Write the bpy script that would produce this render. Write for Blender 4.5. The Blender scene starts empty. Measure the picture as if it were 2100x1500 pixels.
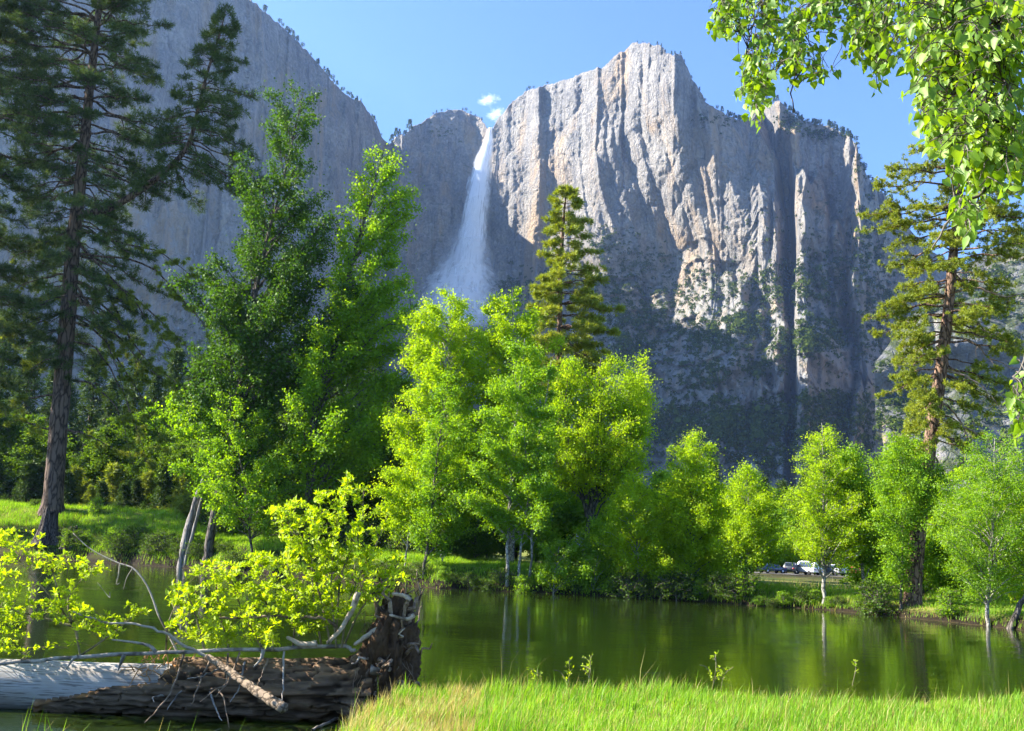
import bpy, math
import numpy as np
from mathutils import Vector, Matrix

S = bpy.context.scene
COL = S.collection
R = math.radians
# ------------------------------------------------------------------ camera, sky, sun, exposure
EYE = 3.3                                   # metres above the water
PITCH, ROLL, FPX = R(9.81), R(2.3), 2100.0
cp, sp, cr, sr = math.cos(PITCH), math.sin(PITCH), math.cos(ROLL), math.sin(ROLL)
_up0 = np.array([0.0, -sp, cp])
_x0 = np.array([1.0, 0, 0])
CF = np.array([0.0, cp, sp])
CR = cr * _x0 + sr * _up0
CU = -sr * _x0 + cr * _up0
cam_data = bpy.data.cameras.new('camera')
cam = bpy.data.objects.new('camera', cam_data)
COL.objects.link(cam)
cam.matrix_world = Matrix(((CR[0], CU[0], -CF[0], 0), (CR[1], CU[1], -CF[1], 0), (CR[2], CU[2], -CF[2], EYE), (0, 0, 0, 1)))
cam_data.sensor_width = 36
cam_data.lens = 36 * FPX / 2100
cam_data.clip_start, cam_data.clip_end = 0.1, 40000
S.camera = cam

SUN_EL, SUN_AHEAD = R(35), R(8)            # the sun stands to the left, slightly ahead
SUN_V = np.array([-math.cos(SUN_EL) * math.cos(SUN_AHEAD), math.cos(SUN_EL) * math.sin(SUN_AHEAD), math.sin(SUN_EL)])
world = bpy.data.worlds.new('World')
S.world = world
world.use_nodes = True
wn = world.node_tree
sky = wn.nodes.new('ShaderNodeTexSky')
sky.sky_type = 'NISHITA'
sky.sun_disc = False
sky.sun_elevation = SUN_EL
sky.sun_rotation = math.atan2(SUN_V[0], SUN_V[1])
sky.altitude = 4200
sky.air_density = 1.0
sky.dust_density = 1.5
sky.ozone_density = 6.0
bg = wn.nodes['Background']
bg.inputs['Strength'].default_value = 0.105
wn.links.new(sky.outputs[0], bg.inputs['Color'])
sun_d = bpy.data.lights.new('sun', 'SUN')
sun_d.energy = 5.0
sun_d.angle = R(0.5)
sun_d.color = (1.0, 0.93, 0.82)
sun = bpy.data.objects.new('sun', sun_d)
sun.rotation_euler = Vector(SUN_V).to_track_quat('Z', 'Y').to_euler()
sun.location = (-60, 10, 60)
COL.objects.link(sun)
S.view_settings.view_transform = 'Standard'
S.view_settings.look = 'None'
S.view_settings.exposure = 2.15
S.view_settings.gamma = 1
cy = S.cycles
cy.use_denoising = True
cy.denoising_prefilter = 'ACCURATE'
cy.max_bounces = 7
cy.diffuse_bounces = 3
cy.glossy_bounces = 3
cy.transmission_bounces = 5
cy.transparent_max_bounces = 14
cy.volume_bounces = 2
cy.caustics_reflective = False
cy.caustics_refractive = False
cy.use_adaptive_sampling = True
cy.adaptive_threshold = 0.015
def on(k): return True

# ------------------------------------------------------------------ helpers
def ray(px, py):
    px, py = np.asarray(px, float), np.asarray(py, float)
    return CF + CR * ((px - 1050) / FPX)[..., None] - CU * ((py - 750) / FPX)[..., None]
def at(px, py, Y):
    """World point seen at photo pixel (px, py) at forward distance Y."""
    d = ray(px, py)
    return np.array([0, 0, EYE]) + d * (np.asarray(Y, float) / d[..., 1])[..., None]
def gpt(px, py, z=0.0):
    d = ray(px, py)
    return np.array([0, 0, EYE]) + d * ((z - EYE) / d[..., 2])[..., None]
def ae(px, py):
    d = ray(px, py)
    return d[..., 0] / d[..., 1], d[..., 2] / d[..., 1]
def sst(x, a, b):
    t = np.clip((np.asarray(x, float) - a) / (b - a), 0, 1)
    return t * t * (3 - 2 * t)

def _hash(ix, iy, iz, seed):
    with np.errstate(over='ignore'):
        n = (ix.astype(np.uint32) * np.uint32(374761393) + iy.astype(np.uint32) * np.uint32(668265263)
             + iz.astype(np.uint32) * np.uint32(2246822519) + np.uint32(seed * 3266489917 & 0xffffffff))
        n = (n ^ (n >> np.uint32(13))) * np.uint32(1274126177)
        n = (n ^ (n >> np.uint32(15))) * np.uint32(2246822519)
        n ^= n >> np.uint32(16)
    return n.astype(np.float64) / 4294967295.0
def vnoise(x, y, z=0.0, seed=1):
    x, y, z = np.broadcast_arrays(np.asarray(x, float), np.asarray(y, float), np.asarray(z, float))
    fx, fy, fz = np.floor(x), np.floor(y), np.floor(z)
    ix, iy, iz = fx.astype(np.int64), fy.astype(np.int64), fz.astype(np.int64)
    u, v, w = x - fx, y - fy, z - fz
    u, v, w = [t * t * t * (t * (t * 6 - 15) + 10) for t in (u, v, w)]
    flat = not np.any(w)
    def plane(k):
        a = _hash(ix, iy, iz + k, seed); b = _hash(ix + 1, iy, iz + k, seed)
        c = _hash(ix, iy + 1, iz + k, seed); d = _hash(ix + 1, iy + 1, iz + k, seed)
        return (a * (1 - u) + b * u) * (1 - v) + (c * (1 - u) + d * u) * v
    return plane(0) if flat else plane(0) * (1 - w) + plane(1) * w
def fbm(x, y, z=0.0, oct=4, seed=1):
    s, a, t = 0, 1.0, 0
    for k in range(oct):
        s = s + a * vnoise(np.asarray(x) * 2 ** k, np.asarray(y) * 2 ** k, np.asarray(z) * 2 ** k, seed + k * 7)
        t += a; a *= 0.5
    return s / t
def ridge(x, y, seed=1):
    return 1 - np.abs(2 * vnoise(x, y, 0, seed) - 1)

def mesh_np(name, V, F, mats, smooth=False, attr=None, uv=None):
    """One mesh from a vertex array and a list of face-index arrays (each N x k)."""
    if not isinstance(F, (list, tuple)): F = [F]
    F = [np.asarray(f, np.int32) for f in F if len(f)]
    me = bpy.data.meshes.new(name)
    V = np.asarray(V, np.float32)
    me.vertices.add(len(V)); me.vertices.foreach_set('co', V.ravel())
    li = np.concatenate([f.ravel() for f in F])
    tot = np.concatenate([np.full(len(f), f.shape[1], np.int32) for f in F])
    st = np.concatenate([[0], np.cumsum(tot)[:-1]]).astype(np.int32)
    me.loops.add(len(li)); me.loops.foreach_set('vertex_index', li)
    me.polygons.add(len(tot)); me.polygons.foreach_set('loop_start', st)
    try: me.polygons.foreach_set('loop_total', tot)
    except Exception: pass
    if smooth: me.polygons.foreach_set('use_smooth', np.ones(len(tot), bool))
    if attr:
        for k, a in attr.items():
            at_ = me.attributes.new(k, 'FLOAT', 'POINT'); at_.data.foreach_set('value', np.asarray(a, np.float32))
    if uv is not None:
        lay = me.uv_layers.new(name='UVMap'); lay.data.foreach_set('uv', np.asarray(uv, np.float32)[li].ravel())
    me.update(calc_edges=True); me.validate()
    for m in (mats if isinstance(mats, (list, tuple)) else [mats]): me.materials.append(m)
    return me
def link(name, data, parent=None, loc=None):
    o = bpy.data.objects.new(name, data); COL.objects.link(o)
    if parent is not None: o.parent = parent
    if loc is not None: o.location = loc
    return o
def tag(o, label, cat, group=None):
    o['label'] = label; o['category'] = cat
    if group: o['group'] = group
    return o
def kind(o, k): o['kind'] = k; return o
def thing(name, label, cat, loc=(0, 0, 0), group=None):
    return tag(link(name, None, None, loc), label, cat, group)
def copy_tree(o, parent=None):
    c = o.copy(); COL.objects.link(c)
    if parent is not None: c.parent = parent
    for ch in list(o.children): copy_tree(ch, c)
    return c
def grid_faces(nr, nc, wrap=False):
    i = np.arange(nr - 1)[:, None]; j = np.arange(nc if wrap else nc - 1)[None, :]
    j2 = (j + 1) % nc
    return np.stack([i * nc + j, i * nc + j2, (i + 1) * nc + j2, (i + 1) * nc + j], -1).reshape(-1, 4)
def nrm(a): return a / np.maximum(np.linalg.norm(a, axis=-1, keepdims=True), 1e-9)

# ------------------------------------------------------------------ materials
class NT:
    def __init__(s, name):
        s.m = bpy.data.materials.new(name); s.m.use_nodes = True; s.t = s.m.node_tree
        for n in list(s.t.nodes): s.t.nodes.remove(n)
        s.out = s.n('ShaderNodeOutputMaterial')
    def n(s, t, **kw):
        x = s.t.nodes.new(t)
        for k, v in kw.items(): setattr(x, k, v)
        return x
    def l(s, a, b): s.t.links.new(a, b)
    def val(s, sock, v):
        if hasattr(v, 'is_linked') or isinstance(v, bpy.types.NodeSocket): s.l(v, sock)
        else: sock.default_value = v
    def coord(s, scale=(1, 1, 1), rot=(0, 0, 0), which='Object'):
        c = s.n('ShaderNodeTexCoord'); mp = s.n('ShaderNodeMapping')
        mp.inputs['Scale'].default_value = scale; mp.inputs['Rotation'].default_value = rot
        s.l(c.outputs[which], mp.inputs[0]); return mp.outputs[0]
    def noise(s, vec, scale, detail=4, rough=0.55, dist=0.0):
        x = s.n('ShaderNodeTexNoise'); x.inputs['Scale'].default_value = scale; x.inputs['Detail'].default_value = detail
        x.inputs['Roughness'].default_value = rough; x.inputs['Distortion'].default_value = dist
        if vec is not None: s.l(vec, x.inputs['Vector'])
        return x.outputs['Fac']
    def ramp(s, fac, stops, interp='LINEAR'):
        x = s.n('ShaderNodeValToRGB'); e = x.color_ramp.elements; x.color_ramp.interpolation = interp
        while len(e) < len(stops): e.new(0.5)
        for el, (p, c) in zip(e, stops):
            el.position = p; el.color = (*c, 1) if isinstance(c, (tuple, list)) else (c, c, c, 1)
        s.l(fac, x.inputs[0]); return x.outputs[0]
    def mix(s, fac, a, b, mode='MIX'):
        x = s.n('ShaderNodeMix', data_type='RGBA', blend_type=mode)
        s.val(x.inputs[0], fac)
        for sock, v in ((x.inputs[6], a), (x.inputs[7], b)):
            s.val(sock, (*v, 1) if isinstance(v, tuple) and len(v) == 3 else v)
        return x.outputs[2]
    def math(s, op, a, b=0.0, c=None):
        x = s.n('ShaderNodeMath', operation=op); s.val(x.inputs[0], a); s.val(x.inputs[1], b)
        if c is not None: s.val(x.inputs[2], c)
        return x.outputs[0]
    def mr(s, v, a, b, c=0.0, d=1.0):
        x = s.n('ShaderNodeMapRange'); s.val(x.inputs[0], v)
        for i, q in enumerate((a, b, c, d)): x.inputs[i + 1].default_value = q
        return x.outputs[0]
    def bump(s, h, strength=0.5, dist=0.1):
        x = s.n('ShaderNodeBump'); x.inputs['Strength'].default_value = strength; x.inputs['Distance'].default_value = dist
        s.l(h, x.inputs['Height']); return x.outputs[0]
    def surf(s, o): s.l(o, s.out.inputs['Surface']); return s.m
    def principled(s, col, rough=0.8, normal=None, spec=0.3):
        p = s.n('ShaderNodeBsdfPrincipled')
        s.val(p.inputs['Base Color'], (*col, 1) if isinstance(col, tuple) and len(col) == 3 else col)
        s.val(p.inputs['Roughness'], rough); p.inputs['Specular IOR Level'].default_value = spec
        if normal is not None: s.l(normal, p.inputs['Normal'])
        return p.outputs[0]
def flat_mat(name, col, rough=0.7, spec=0.3, metal=0.0):
    t = NT(name); p = t.n('ShaderNodeBsdfPrincipled')
    p.inputs['Base Color'].default_value = (*col, 1); p.inputs['Roughness'].default_value = rough
    p.inputs['Specular IOR Level'].default_value = spec; p.inputs['Metallic'].default_value = metal
    return t.surf(p.outputs[0])
def leaf_mat(name, stops, trans=(1.9, 1.7, 0.7), tf=0.5, gloss=0.06, patch=0.55):
    """Thin leaves: diffuse + translucent + a little gloss; every leaf has its own shade, branches differ softly."""
    t = NT(name)
    g = t.n('ShaderNodeNewGeometry'); rnd = g.outputs['Random Per Island']
    nz = t.noise(t.coord(), 0.55, 2)
    f = t.math('ADD', t.math('MULTIPLY', rnd, 1 - patch), t.math('MULTIPLY', t.mr(nz, 0.3, 0.7), patch))
    c = t.ramp(f, stops)
    d = t.n('ShaderNodeBsdfDiffuse'); t.l(c, d.inputs[0])
    tr = t.n('ShaderNodeBsdfTranslucent'); t.l(t.mix(1.0, c, (trans[0], trans[1], trans[2]), 'MULTIPLY'), tr.inputs[0])
    m = t.n('ShaderNodeMixShader'); m.inputs[0].default_value = tf; t.l(d.outputs[0], m.inputs[1]); t.l(tr.outputs[0], m.inputs[2])
    gl = t.n('ShaderNodeBsdfGlossy'); gl.inputs['Roughness'].default_value = 0.55; gl.inputs[0].default_value = (0.7, 0.8, 0.6, 1)
    m2 = t.n('ShaderNodeMixShader'); m2.inputs[0].default_value = gloss; t.l(m.outputs[0], m2.inputs[1]); t.l(gl.outputs[0], m2.inputs[2])
    return t.surf(m2.outputs[0])
# ------------------------------------------------------------------ the lie of the land
_fp = [(-400, 1128), (-100, 1138), (120, 1148), (300, 1160), (600, 1184), (900, 1207), (1150, 1219), (1400, 1233), (1700, 1252), (1900, 1272), (2050, 1288), (2200, 1306), (2500, 1346), (2900, 1410)]
_fw = np.array([gpt(a, b, 0.0)[:2] for a, b in _fp])
def y_far(x):
    return np.interp(x, _fw[:, 0], _fw[:, 1]) + 0.8 * (vnoise(np.asarray(x) / 2.3, 0, 0, 5) - 0.5)
_nx = np.array([-60, -12, -6, -4.2, -3.1, -2.3, -1.9, -1.55, 0.5, 2.5, 4.5, 6.2, 8.5, 11, 16, 30, 60.])
_ny = np.array([14.5, 13.4, 13.3, 14.0, 13.5, 13.9, 15.6, 17.7, 18.3, 18.8, 18.5, 17.9, 19.0, 21.0, 24.0, 30, 36.])
def y_near(x):
    return np.interp(x, _nx, _ny) + 0.35 * (vnoise(np.asarray(x) * 1.3, 0, 0, 9) - 0.5)
def far_level(x):
    return np.interp(x, [-60, -38, -28, -15, -5, 5, 15, 22, 40], [3.0, 2.7, 2.5, 1.9, 1.6, 1.35, 1.0, .65, .6])
def land(x, y):
    x, y = np.broadcast_arrays(np.asarray(x, float), np.asarray(y, float))
    dn = y - y_near(x); df = y_far(x) - y
    bed = -np.minimum(np.minimum(0.10 + 0.085 * np.maximum(dn, 0), 1.5), 0.45 + 1.3 * np.maximum(df, 0))
    near = 0.92 * sst(-dn, -0.1, 0.75) - 0.12 + 0.85 * sst(13.5 - y, 0, 9) + 0.06 * fbm(x * .8, y * .8, 0, 3, 3)
    near = np.where(x < -1.9, near * 0.62, near)
    L = far_level(x)
    rise = 1.75 * sst(-x, 26, 34) * sst(-df, 1.0, 7.5) + 0.5 * sst(-df, 0.8, 8) * sst(-x, 2, 12)
    far = -0.15 + (L + 0.15) * (0.42 * sst(-df, -0.15, 0.5) + 0.58 * sst(-df, 0.4, 2.6)) + rise + 0.25 * (fbm(x * .3, y * .3, 0, 3, 4) - .5) * sst(-df, 0, 3)
    far = far - np.where(x > 10, 0.35, 0) * sst(y, 70, 150)
    h = np.where(dn < 0, near, np.where(df < 0, far, bed))
    return h
def bank(px, d=0.0):
    """Forward distance of the far waterline in photo column px, plus d metres."""
    Y = 60.0
    for _ in range(40): Y = .5 * Y + .5 * float(y_far((px - 1050) / FPX * Y))
    return Y + d
def gz(x, y): return float(land(x, y))

def graded(lims):
    out = []
    for a, b, s in lims: out += list(np.arange(a, b, s))
    return np.array(out)
gx = graded([(-3300, -600, 300), (-600, -120, 40), (-120, -50, 3.5), (-50, -22, .7), (-22, 22, .3), (22, 50, .7), (50, 120, 3.5), (120, 600, 40), (600, 3301, 300)])
gy = graded([(-300, -20, 40), (-20, 8, 2), (8, 24, .22), (24, 40, 1.2), (40, 95, .5), (95, 180, 3), (180, 600, 30), (600, 3301, 300)])
GX, GY = np.meshgrid(gx, gy)
GZ = land(GX, GY)
def m_ground():
    t = NT('soil_and_turf')
    co = t.coord()
    sep = t.n('ShaderNodeSeparateXYZ'); t.l(co, sep.inputs[0])
    n1 = t.noise(co, 0.35, 5); n2 = t.noise(co, 6, 4)
    turf = t.mix(t.mr(n1, .35, .65), (0.055, 0.10, 0.012), (0.12, 0.15, 0.02))
    dry = t.mix(t.mr(t.noise(t.coord((1, 1, 1)), 0.12, 3), .45, .6), turf, (0.21, 0.20, 0.05))
    soil = t.mix(n2, (0.008, 0.006, 0.004), (0.030, 0.022, 0.013))
    g = t.n('ShaderNodeNewGeometry'); ns = t.n('ShaderNodeSeparateXYZ'); t.l(g.outputs['Normal'], ns.inputs[0])
    steep = t.mr(ns.outputs[2], 0.93, 0.75)
    hi = t.mr(t.math('ADD', sep.outputs[2], t.math('MULTIPLY', n2, 0.3)), 0.35, 0.75)
    c = t.mix(steep, dry, soil); c = t.mix(hi, soil, c)
    # river bed: pale sand; dark silt colour stands in for light absorbed with depth
    bedc = t.mix(t.mr(t.noise(t.coord((1, .5, 1)), 0.9, 5), .35, .65), (0.12, 0.095, 0.03), (0.21, 0.17, 0.07))
    deep = t.mr(sep.outputs[2], -0.25, -1.2)
    bedc = t.mix(deep, bedc, (0.035, 0.05, 0.012))
    c = t.mix(t.mr(sep.outputs[2], 0.02, -0.06), c, bedc)
    return t.surf(t.principled(c, 0.95, t.bump(n2, .6, .08), 0.1))
kind(link('ground', mesh_np('ground', np.stack([GX, GY, GZ], -1).reshape(-1, 3), grid_faces(*GX.shape)[:, ::-1] if False else grid_faces(*GX.shape), m_ground(), True)), 'structure')

def m_water():
    t = NT('river_water')
    co = t.coord((0.55, 1.9, 1))
    warp = t.noise(co, 1.1, 3, .5, .6)
    fine = t.noise(t.coord((1.6, 5.0, 1)), 1.5, 3, .55, .3)
    calm = t.mr(t.noise(t.coord((.05, .22, 1)), 1.0, 3), .35, .68, .10, 1.25)
    h = t.math('MULTIPLY', t.math('ADD', t.math('MULTIPLY', warp, 1.0), t.math('MULTIPLY', fine, .22)), calm)
    nb = t.bump(h, 0.095, 0.16)
    fr = t.n('ShaderNodeFresnel'); fr.inputs[0].default_value = 1.33; t.l(nb, fr.inputs['Normal'])
    gl = t.n('ShaderNodeBsdfGlossy'); gl.inputs['Roughness'].default_value = 0.015; gl.inputs[0].default_value = (1, 1, 1, 1); t.l(nb, gl.inputs['Normal'])
    tr = t.n('ShaderNodeBsdfTransparent'); tr.inputs[0].default_value = (0.62, 0.68, 0.32, 1)
    df = t.n('ShaderNodeBsdfDiffuse'); df.inputs[0].default_value = (0.034, 0.060, 0.008, 1)
    m0 = t.n('ShaderNodeMixShader'); m0.inputs[0].default_value = 0.35; t.l(tr.outputs[0], m0.inputs[1]); t.l(df.outputs[0], m0.inputs[2])
    m = t.n('ShaderNodeMixShader'); t.l(t.math('MULTIPLY', fr.outputs[0], 1.0), m.inputs[0])
    t.l(m0.outputs[0], m.inputs[1]); t.l(gl.outputs[0], m.inputs[2])
    return t.surf(m.outputs[0])
wx = np.linspace(-420, 420, 60); wy = np.linspace(6, 170, 60); WX, WY = np.meshgrid(wx, wy)
kind(link('river_water', mesh_np('river_water', np.stack([WX, WY, WX * 0], -1).reshape(-1, 3), grid_faces(60, 60), m_water(), True)), 'structure')

# ------------------------------------------------------------------ granite walls of the valley
SKY = [(-500, -190), (0, -200), (250, -150), (400, -70), (515, 0), (540, 20), (570, 45), (600, 75), (640, 115), (665, 147), (690, 176), (710, 198), (728, 205), (742, 211), (756, 227), (772, 254), (784, 284),
       (800, 292), (812, 282), (840, 268), (862, 252), (877, 241), (895, 232), (929, 225), (961, 229), (985, 241), (1002, 262), (1007, 270), (1013, 262), (1022, 244), (1043, 215), (1060, 203), (1075, 189), (1100, 181), (1120, 174), (1150, 166), (1167, 160), (1190, 152), (1213, 146), (1227, 138), (1234, 142), (1242, 134),
       (1250, 125), (1260, 116), (1279, 105), (1290, 98), (1302, 89), (1321, 88), (1332, 88), (1340, 94), (1353, 95), (1366, 106), (1380, 112), (1388, 106), (1398, 113), (1405, 131), (1419, 163), (1440, 191), (1447, 212), (1468, 224), (1493, 238), (1524, 248), (1532, 240), (1540, 232), (1548, 218), (1554, 213), (1575, 218), (1596, 208), (1606, 218), (1619, 229), (1640, 244), (1652, 248), (1675, 252), (1699, 259),
       (1722, 270), (1742, 283), (1757, 294), (1763, 327), (1780, 362), (1800, 388), (1834, 420), (1860, 462), (1900, 508), (1950, 545), (2020, 580), (2100, 600), (2600, 640)]
sa, se = np.array([ae(a, b) for a, b in SKY]).T
YC = [(-500, 1250), (0, 1350), (300, 1500), (500, 1680), (650, 1880), (740, 2040), (775, 2120), (795, 2330), (815, 2290), (860, 2312), (930, 2326), (985, 2338), (1003, 2330), (1012, 2322), (1030, 2302), (1060, 2276), (1100, 2240), (1150, 2190),
      (1200, 2130), (1225, 2090), (1250, 2070), (1300, 1990), (1350, 1920), (1390, 1882), (1420, 1872), (1450, 1872), (1490, 1895), (1515, 1935), (1540, 1990), (1562, 1985), (1585, 1935), (1602, 1822), (1650, 1805), (1672, 1850), (1700, 1858), (1735, 1900), (1752, 1800), (1790, 1815), (1840, 1900), (1950, 2080), (2600, 2300)]
ya = np.array([ae(a, 450)[0] for a, b in YC]); yv = np.array([b for a, b in YC], float)
TAL = [(-500, 300), (400, 330), (780, 420), (900, 395), (1000, 385), (1050, 430), (1130, 520), (1200, 585), (1260, 585), (1330, 560), (1400, 600), (1460, 600), (1520, 540), (1570, 470), (1610, 480), (1680, 520), (1750, 430), (1850, 380), (2600, 320)]
ta = np.array([ae(a, 450)[0] for a, b in TAL]); tv = np.array([b for a, b in TAL], float)

def cliff_arrays():
    pxs = np.concatenate([np.arange(-420, 380, 6.0), np.arange(380, 1860, 1.7), np.arange(1860, 2500, 8.0)])
    A = np.array([ae(p, 450)[0] for p in pxs])
    nr = 430
    s = np.linspace(0, 1, nr)[:, None]
    E = np.interp(A, sa, se)
    U = A * 2000.0
    E = E + 0.005 * (fbm(U / 16, 0, 0, 5, 31) - 0.5) + 0.0022 * (ridge(U / 8, 0, 77) - .6)
    Yc0 = np.interp(A, ya, yv)[None, :]
    zt = np.interp(A, ta, tv)[None, :]
    Z = s * (E[None, :] * (Yc0 + 40))
    # the prow and the slab right of it slant down to the right; the gully squeezes against the pillars
    pyy = 1113 + (pxs[None, :] - 1050) * .04 - (Z - EYE) * 2100 / Yc0
    sh = .44 * np.clip(pyy - 120, 0, 420) * sst(pxs, 1215, 1400)[None, :] * (1 - sst(pxs, 1570, 1660)[None, :])
    sh = sh + 85 * (fbm(pxs[None, :] / 70 + 0 * Z, Z / 150, 0, 4, 91) - .5) * sst(pxs, 1530, 1620)[None, :] * (1 - sst(pxs, 1820, 1900)[None, :])
    Yc = np.interp(A[None, :] - sh / FPX, ya, yv)
    # the right-hand pillars stand free below the rim, each with its own top
    ptop = 300 + 330 * (fbm(pxs / 42, 0 * pxs, 0, 3, 95) - .32)[None, :]
    pz = sst(pxs, 1570, 1605)[None, :] * (1 - sst(pxs, 1815, 1850)[None, :])
    Yc = Yc + pz * (1 - sst(pyy - ptop, -15, 45)) * np.maximum(0, 1905 - Yc)
    Un = U[None, :] + 0 * Z
    P = (A + 0 * Z) / FPX
    px = np.interp(Un / 2000.0, A, pxs)
    main = sst(px, 1000, 1060) * (1 - sst(px, 1440, 1500))
    pill = sst(px, 1500, 1560) * (1 - sst(px, 1850, 1950))
    left = 1 - sst(px, 780, 800)
    above = sst(Z - zt, -40, 60)
    warp = 14 * (fbm(Un / 70, Z / 260, 0, 3, 11) - .5)
    # curved flutes of the main face fan out towards the left at the foot
    fan = -0.30 * np.maximum(0, 860 - Z) * main * np.minimum(1, np.maximum(0, (px - 1150) / 150)) * sst(Z, 300, 520)
    Uf = Un + fan + warp
    d = 0
    d = d + 22 * (ridge(Uf / 105, Z / 1100, 2) - .5) * (0.35 + 0.65 * main)
    d = d + 17 * (ridge(Uf / 38, Z / 420, 3) - .5) * (0.5 + 0.5 * main + .7 * pill)
    d = d + 6.5 * (ridge(Uf / 15, Z / 170, 4) - .5)
    rib = sst(ridge(Uf / 78, Z / 1500, 12), .45, .95); rib2 = sst(ridge(Uf / 27, Z / 520, 13), .5, .95)
    d = d - (17 * rib + 12 * rib2 * (.4 + .6 * rib)) * main * above - 12 * rib2 * left * above
    d = d + 46 * (ridge(Un / 62 + warp / 60, Z / 900, 8) - .55) * pill
    d = d + 26 * (ridge(Un / 24 + warp / 20, Z / 150, 18) - .5) * pill + 14 * (fbm(Un / 16, Z / 34, 0, 4, 19) - .5) * pill
    d = d + 12 * (fbm(Un / 34, Z / 52, 0, 5, 6) - .5)
    d = d + 5 * (ridge(Un / 11 + Z / 40, Z / 16, 21) - .5)
    d = d + 2.4 * (fbm(Un / 4.2, Z / 6.0, 0, 2, 9) - .5)
    d = d + 15 * (ridge((Un * .8 + Z * .6) / 85, (Z * .8 - Un * .6) / 330, 81) - .5) * (.5 + .5 * main) + 10 * (ridge((Un * .7 - Z * .5) / 48, (Z * .9 + Un * .4) / 260, 83) - .5)
    # broken benches and blocks, never level for long
    zl = Z + 75 * (fbm(Un / 95, Z / 300, 0, 4, 41) - .5)
    amp = sst(fbm(Un / 80, Z / 60, 0, 3, 43), .42, .62)
    d = d + 13 * (((zl / 47) % 1.0) - .5) * (1 - above) * amp + 6 * (((zl / 61) % 1.0) - .5) * above * amp * (.3 + .7 * pill)
    d = d + (52 * (fbm(Un / 50, Z / 60, 0, 5, 47) - .5) + 16 * (ridge(Un / 17 + Z / 60, Z / 40, 48) - .5)) * (1 - above)
    pxe = px - sh * .8
    lean = 0.12 + 0.16 * left + 0.26 * sst(px, 1385, 1430) * (1 - sst(px, 1560, 1600)) + .12 * pill + .10 * sst(px, 795, 820) * (1 - sst(px, 960, 1000))
    Y = Yc + d + lean * (Z - 600) * above
    tl = np.maximum(0, zt - Z)
    Y = Y - tl * 1.02 - 0.28 * tl * sst(tl, 0, 60) * 0
    sl = 30 * (fbm(Un / 90, Z / 90, 0, 4, 51) - .5) + 22 * (ridge(Un / 55, Z / 240, 53) - .5)
    Y = Y + sl * (1 - above)
    # lower cliff bands: irregular steep steps between wooded benches
    for pa, pb, z0, hh in ((1220, 1780, 330, 110), (1180, 1800, 140, 85), (1570, 1790, 520, 90)):
        w = sst(px, pa, pa + 90) * (1 - sst(px, pb - 90, pb))
        zz = z0 + 80 * (fbm(Un / 120, 0, 0, 4, 61 + z0) - .5)
        Y = Y - w * hh * 0.55 * sst(Z, zz - hh * 1.6, zz - 5) * (1 - sst(Z, zz, zz + hh * 1.1)) * (.5 + amp * .6)
    Y[-1] = Y[-2] + 2
    ztop = EYE + E * Y[-1]
    Zf = s * ztop[None, :]
    Zf[0] = -4
    X = A[None, :] * Y
    # plateau behind the rim
    nb = 30
    k = np.linspace(0, 1, nb + 1)[1:, None] ** 1.6
    Yb = Y[-1][None, :] + k * 650
    Zb = ztop[None, :] - k * (200 + 260 * left[-1][None, :]) + 10 * (fbm(U[None, :] / 60, Yb / 60, 0, 3, 71) - .5) * sst(k, 0, .2) - 6 * sst(k, 0, .02)
    Xb = A[None, :] * Yb
    return A, pxs, np.concatenate([X, Xb]), np.concatenate([Y, Yb]), np.concatenate([Zf, Zb]), nr
def m_granite(name='granite', veg=True, pale=.46, green=.5):
    t = NT(name)
    co = t.coord()
    v_streak = t.noise(t.coord((1, 1, .07)), 0.06, 6, .62, .4)
    v_fine = t.noise(t.coord((1, 1, .05)), 0.22, 5, .6)
    mott = t.noise(co, 0.018, 6, .6)
    fine = t.noise(co, 0.16, 6, .65)
    base = t.ramp(t.math('ADD', t.math('MULTIPLY', mott, .45), t.math('MULTIPLY', fine, .55)), [(.30, (.10, .106, .116)), (.48, (.235, .222, .205)), (.66, (.385, .358, .318))])
    tan = t.mr(t.noise(t.coord((1, 1, .22)), 0.014, 5, .6, .8), .50, .66, 0, .72)
    c = t.mix(tan, base, (.40, .285, .17))
    c = t.mix(t.mr(v_streak, .56, .68, 0, .72), c, (.075, .078, .088))
    c = t.mix(t.mr(v_fine, .60, .74, 0, .55), c, (.08, .08, .08))
    c = t.mix(t.mr(t.noise(t.coord((1, 1, .1)), .03, 4, .5), .60, .72, 0, .5), c, (.47, .435, .37))
    if veg:
        g = t.n('ShaderNodeNewGeometry'); ns = t.n('ShaderNodeSeparateXYZ'); t.l(g.outputs['True Normal'], ns.inputs[0])
        flat = t.mr(t.math('ADD', ns.outputs[2], t.math('MULTIPLY', t.noise(co, .03, 5, .6), .5)), .80, .98)
        c = t.mix(t.math('MULTIPLY', flat, green), c, (.05, .07, .018))
        sz = t.n('ShaderNodeSeparateXYZ'); t.l(co, sz.inputs[0]); lowz = t.mr(sz.outputs[2], 560, 400)
        c = t.mix(t.math('MULTIPLY', lowz, t.mr(t.noise(t.coord((1, 1, .6)), .045, 6, .7), .46, .6)), c, tuple(pale * q for q in (.62, .62, .61)))
    vor = t.n('ShaderNodeTexVoronoi', feature='DISTANCE_TO_EDGE'); vor.inputs['Scale'].default_value = .05
    t.l(t.coord((1, 1, .35)), vor.inputs['Vector'])
    crack = t.mr(vor.outputs['Distance'], 0, .05, -1, 0)
    hgt = t.math('ADD', t.math('MULTIPLY', fine, 1.0), t.math('MULTIPLY', v_fine, .7))
    hgt = t.math('ADD', hgt, t.math('MULTIPLY', crack, .25))
    return t.surf(t.principled(c, 0.9, t.bump(hgt, 1.0, 9.0), 0.15))
GRANITE = m_granite()
A_, PXS_, CX, CY_, CZ, NR = cliff_arrays()
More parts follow.
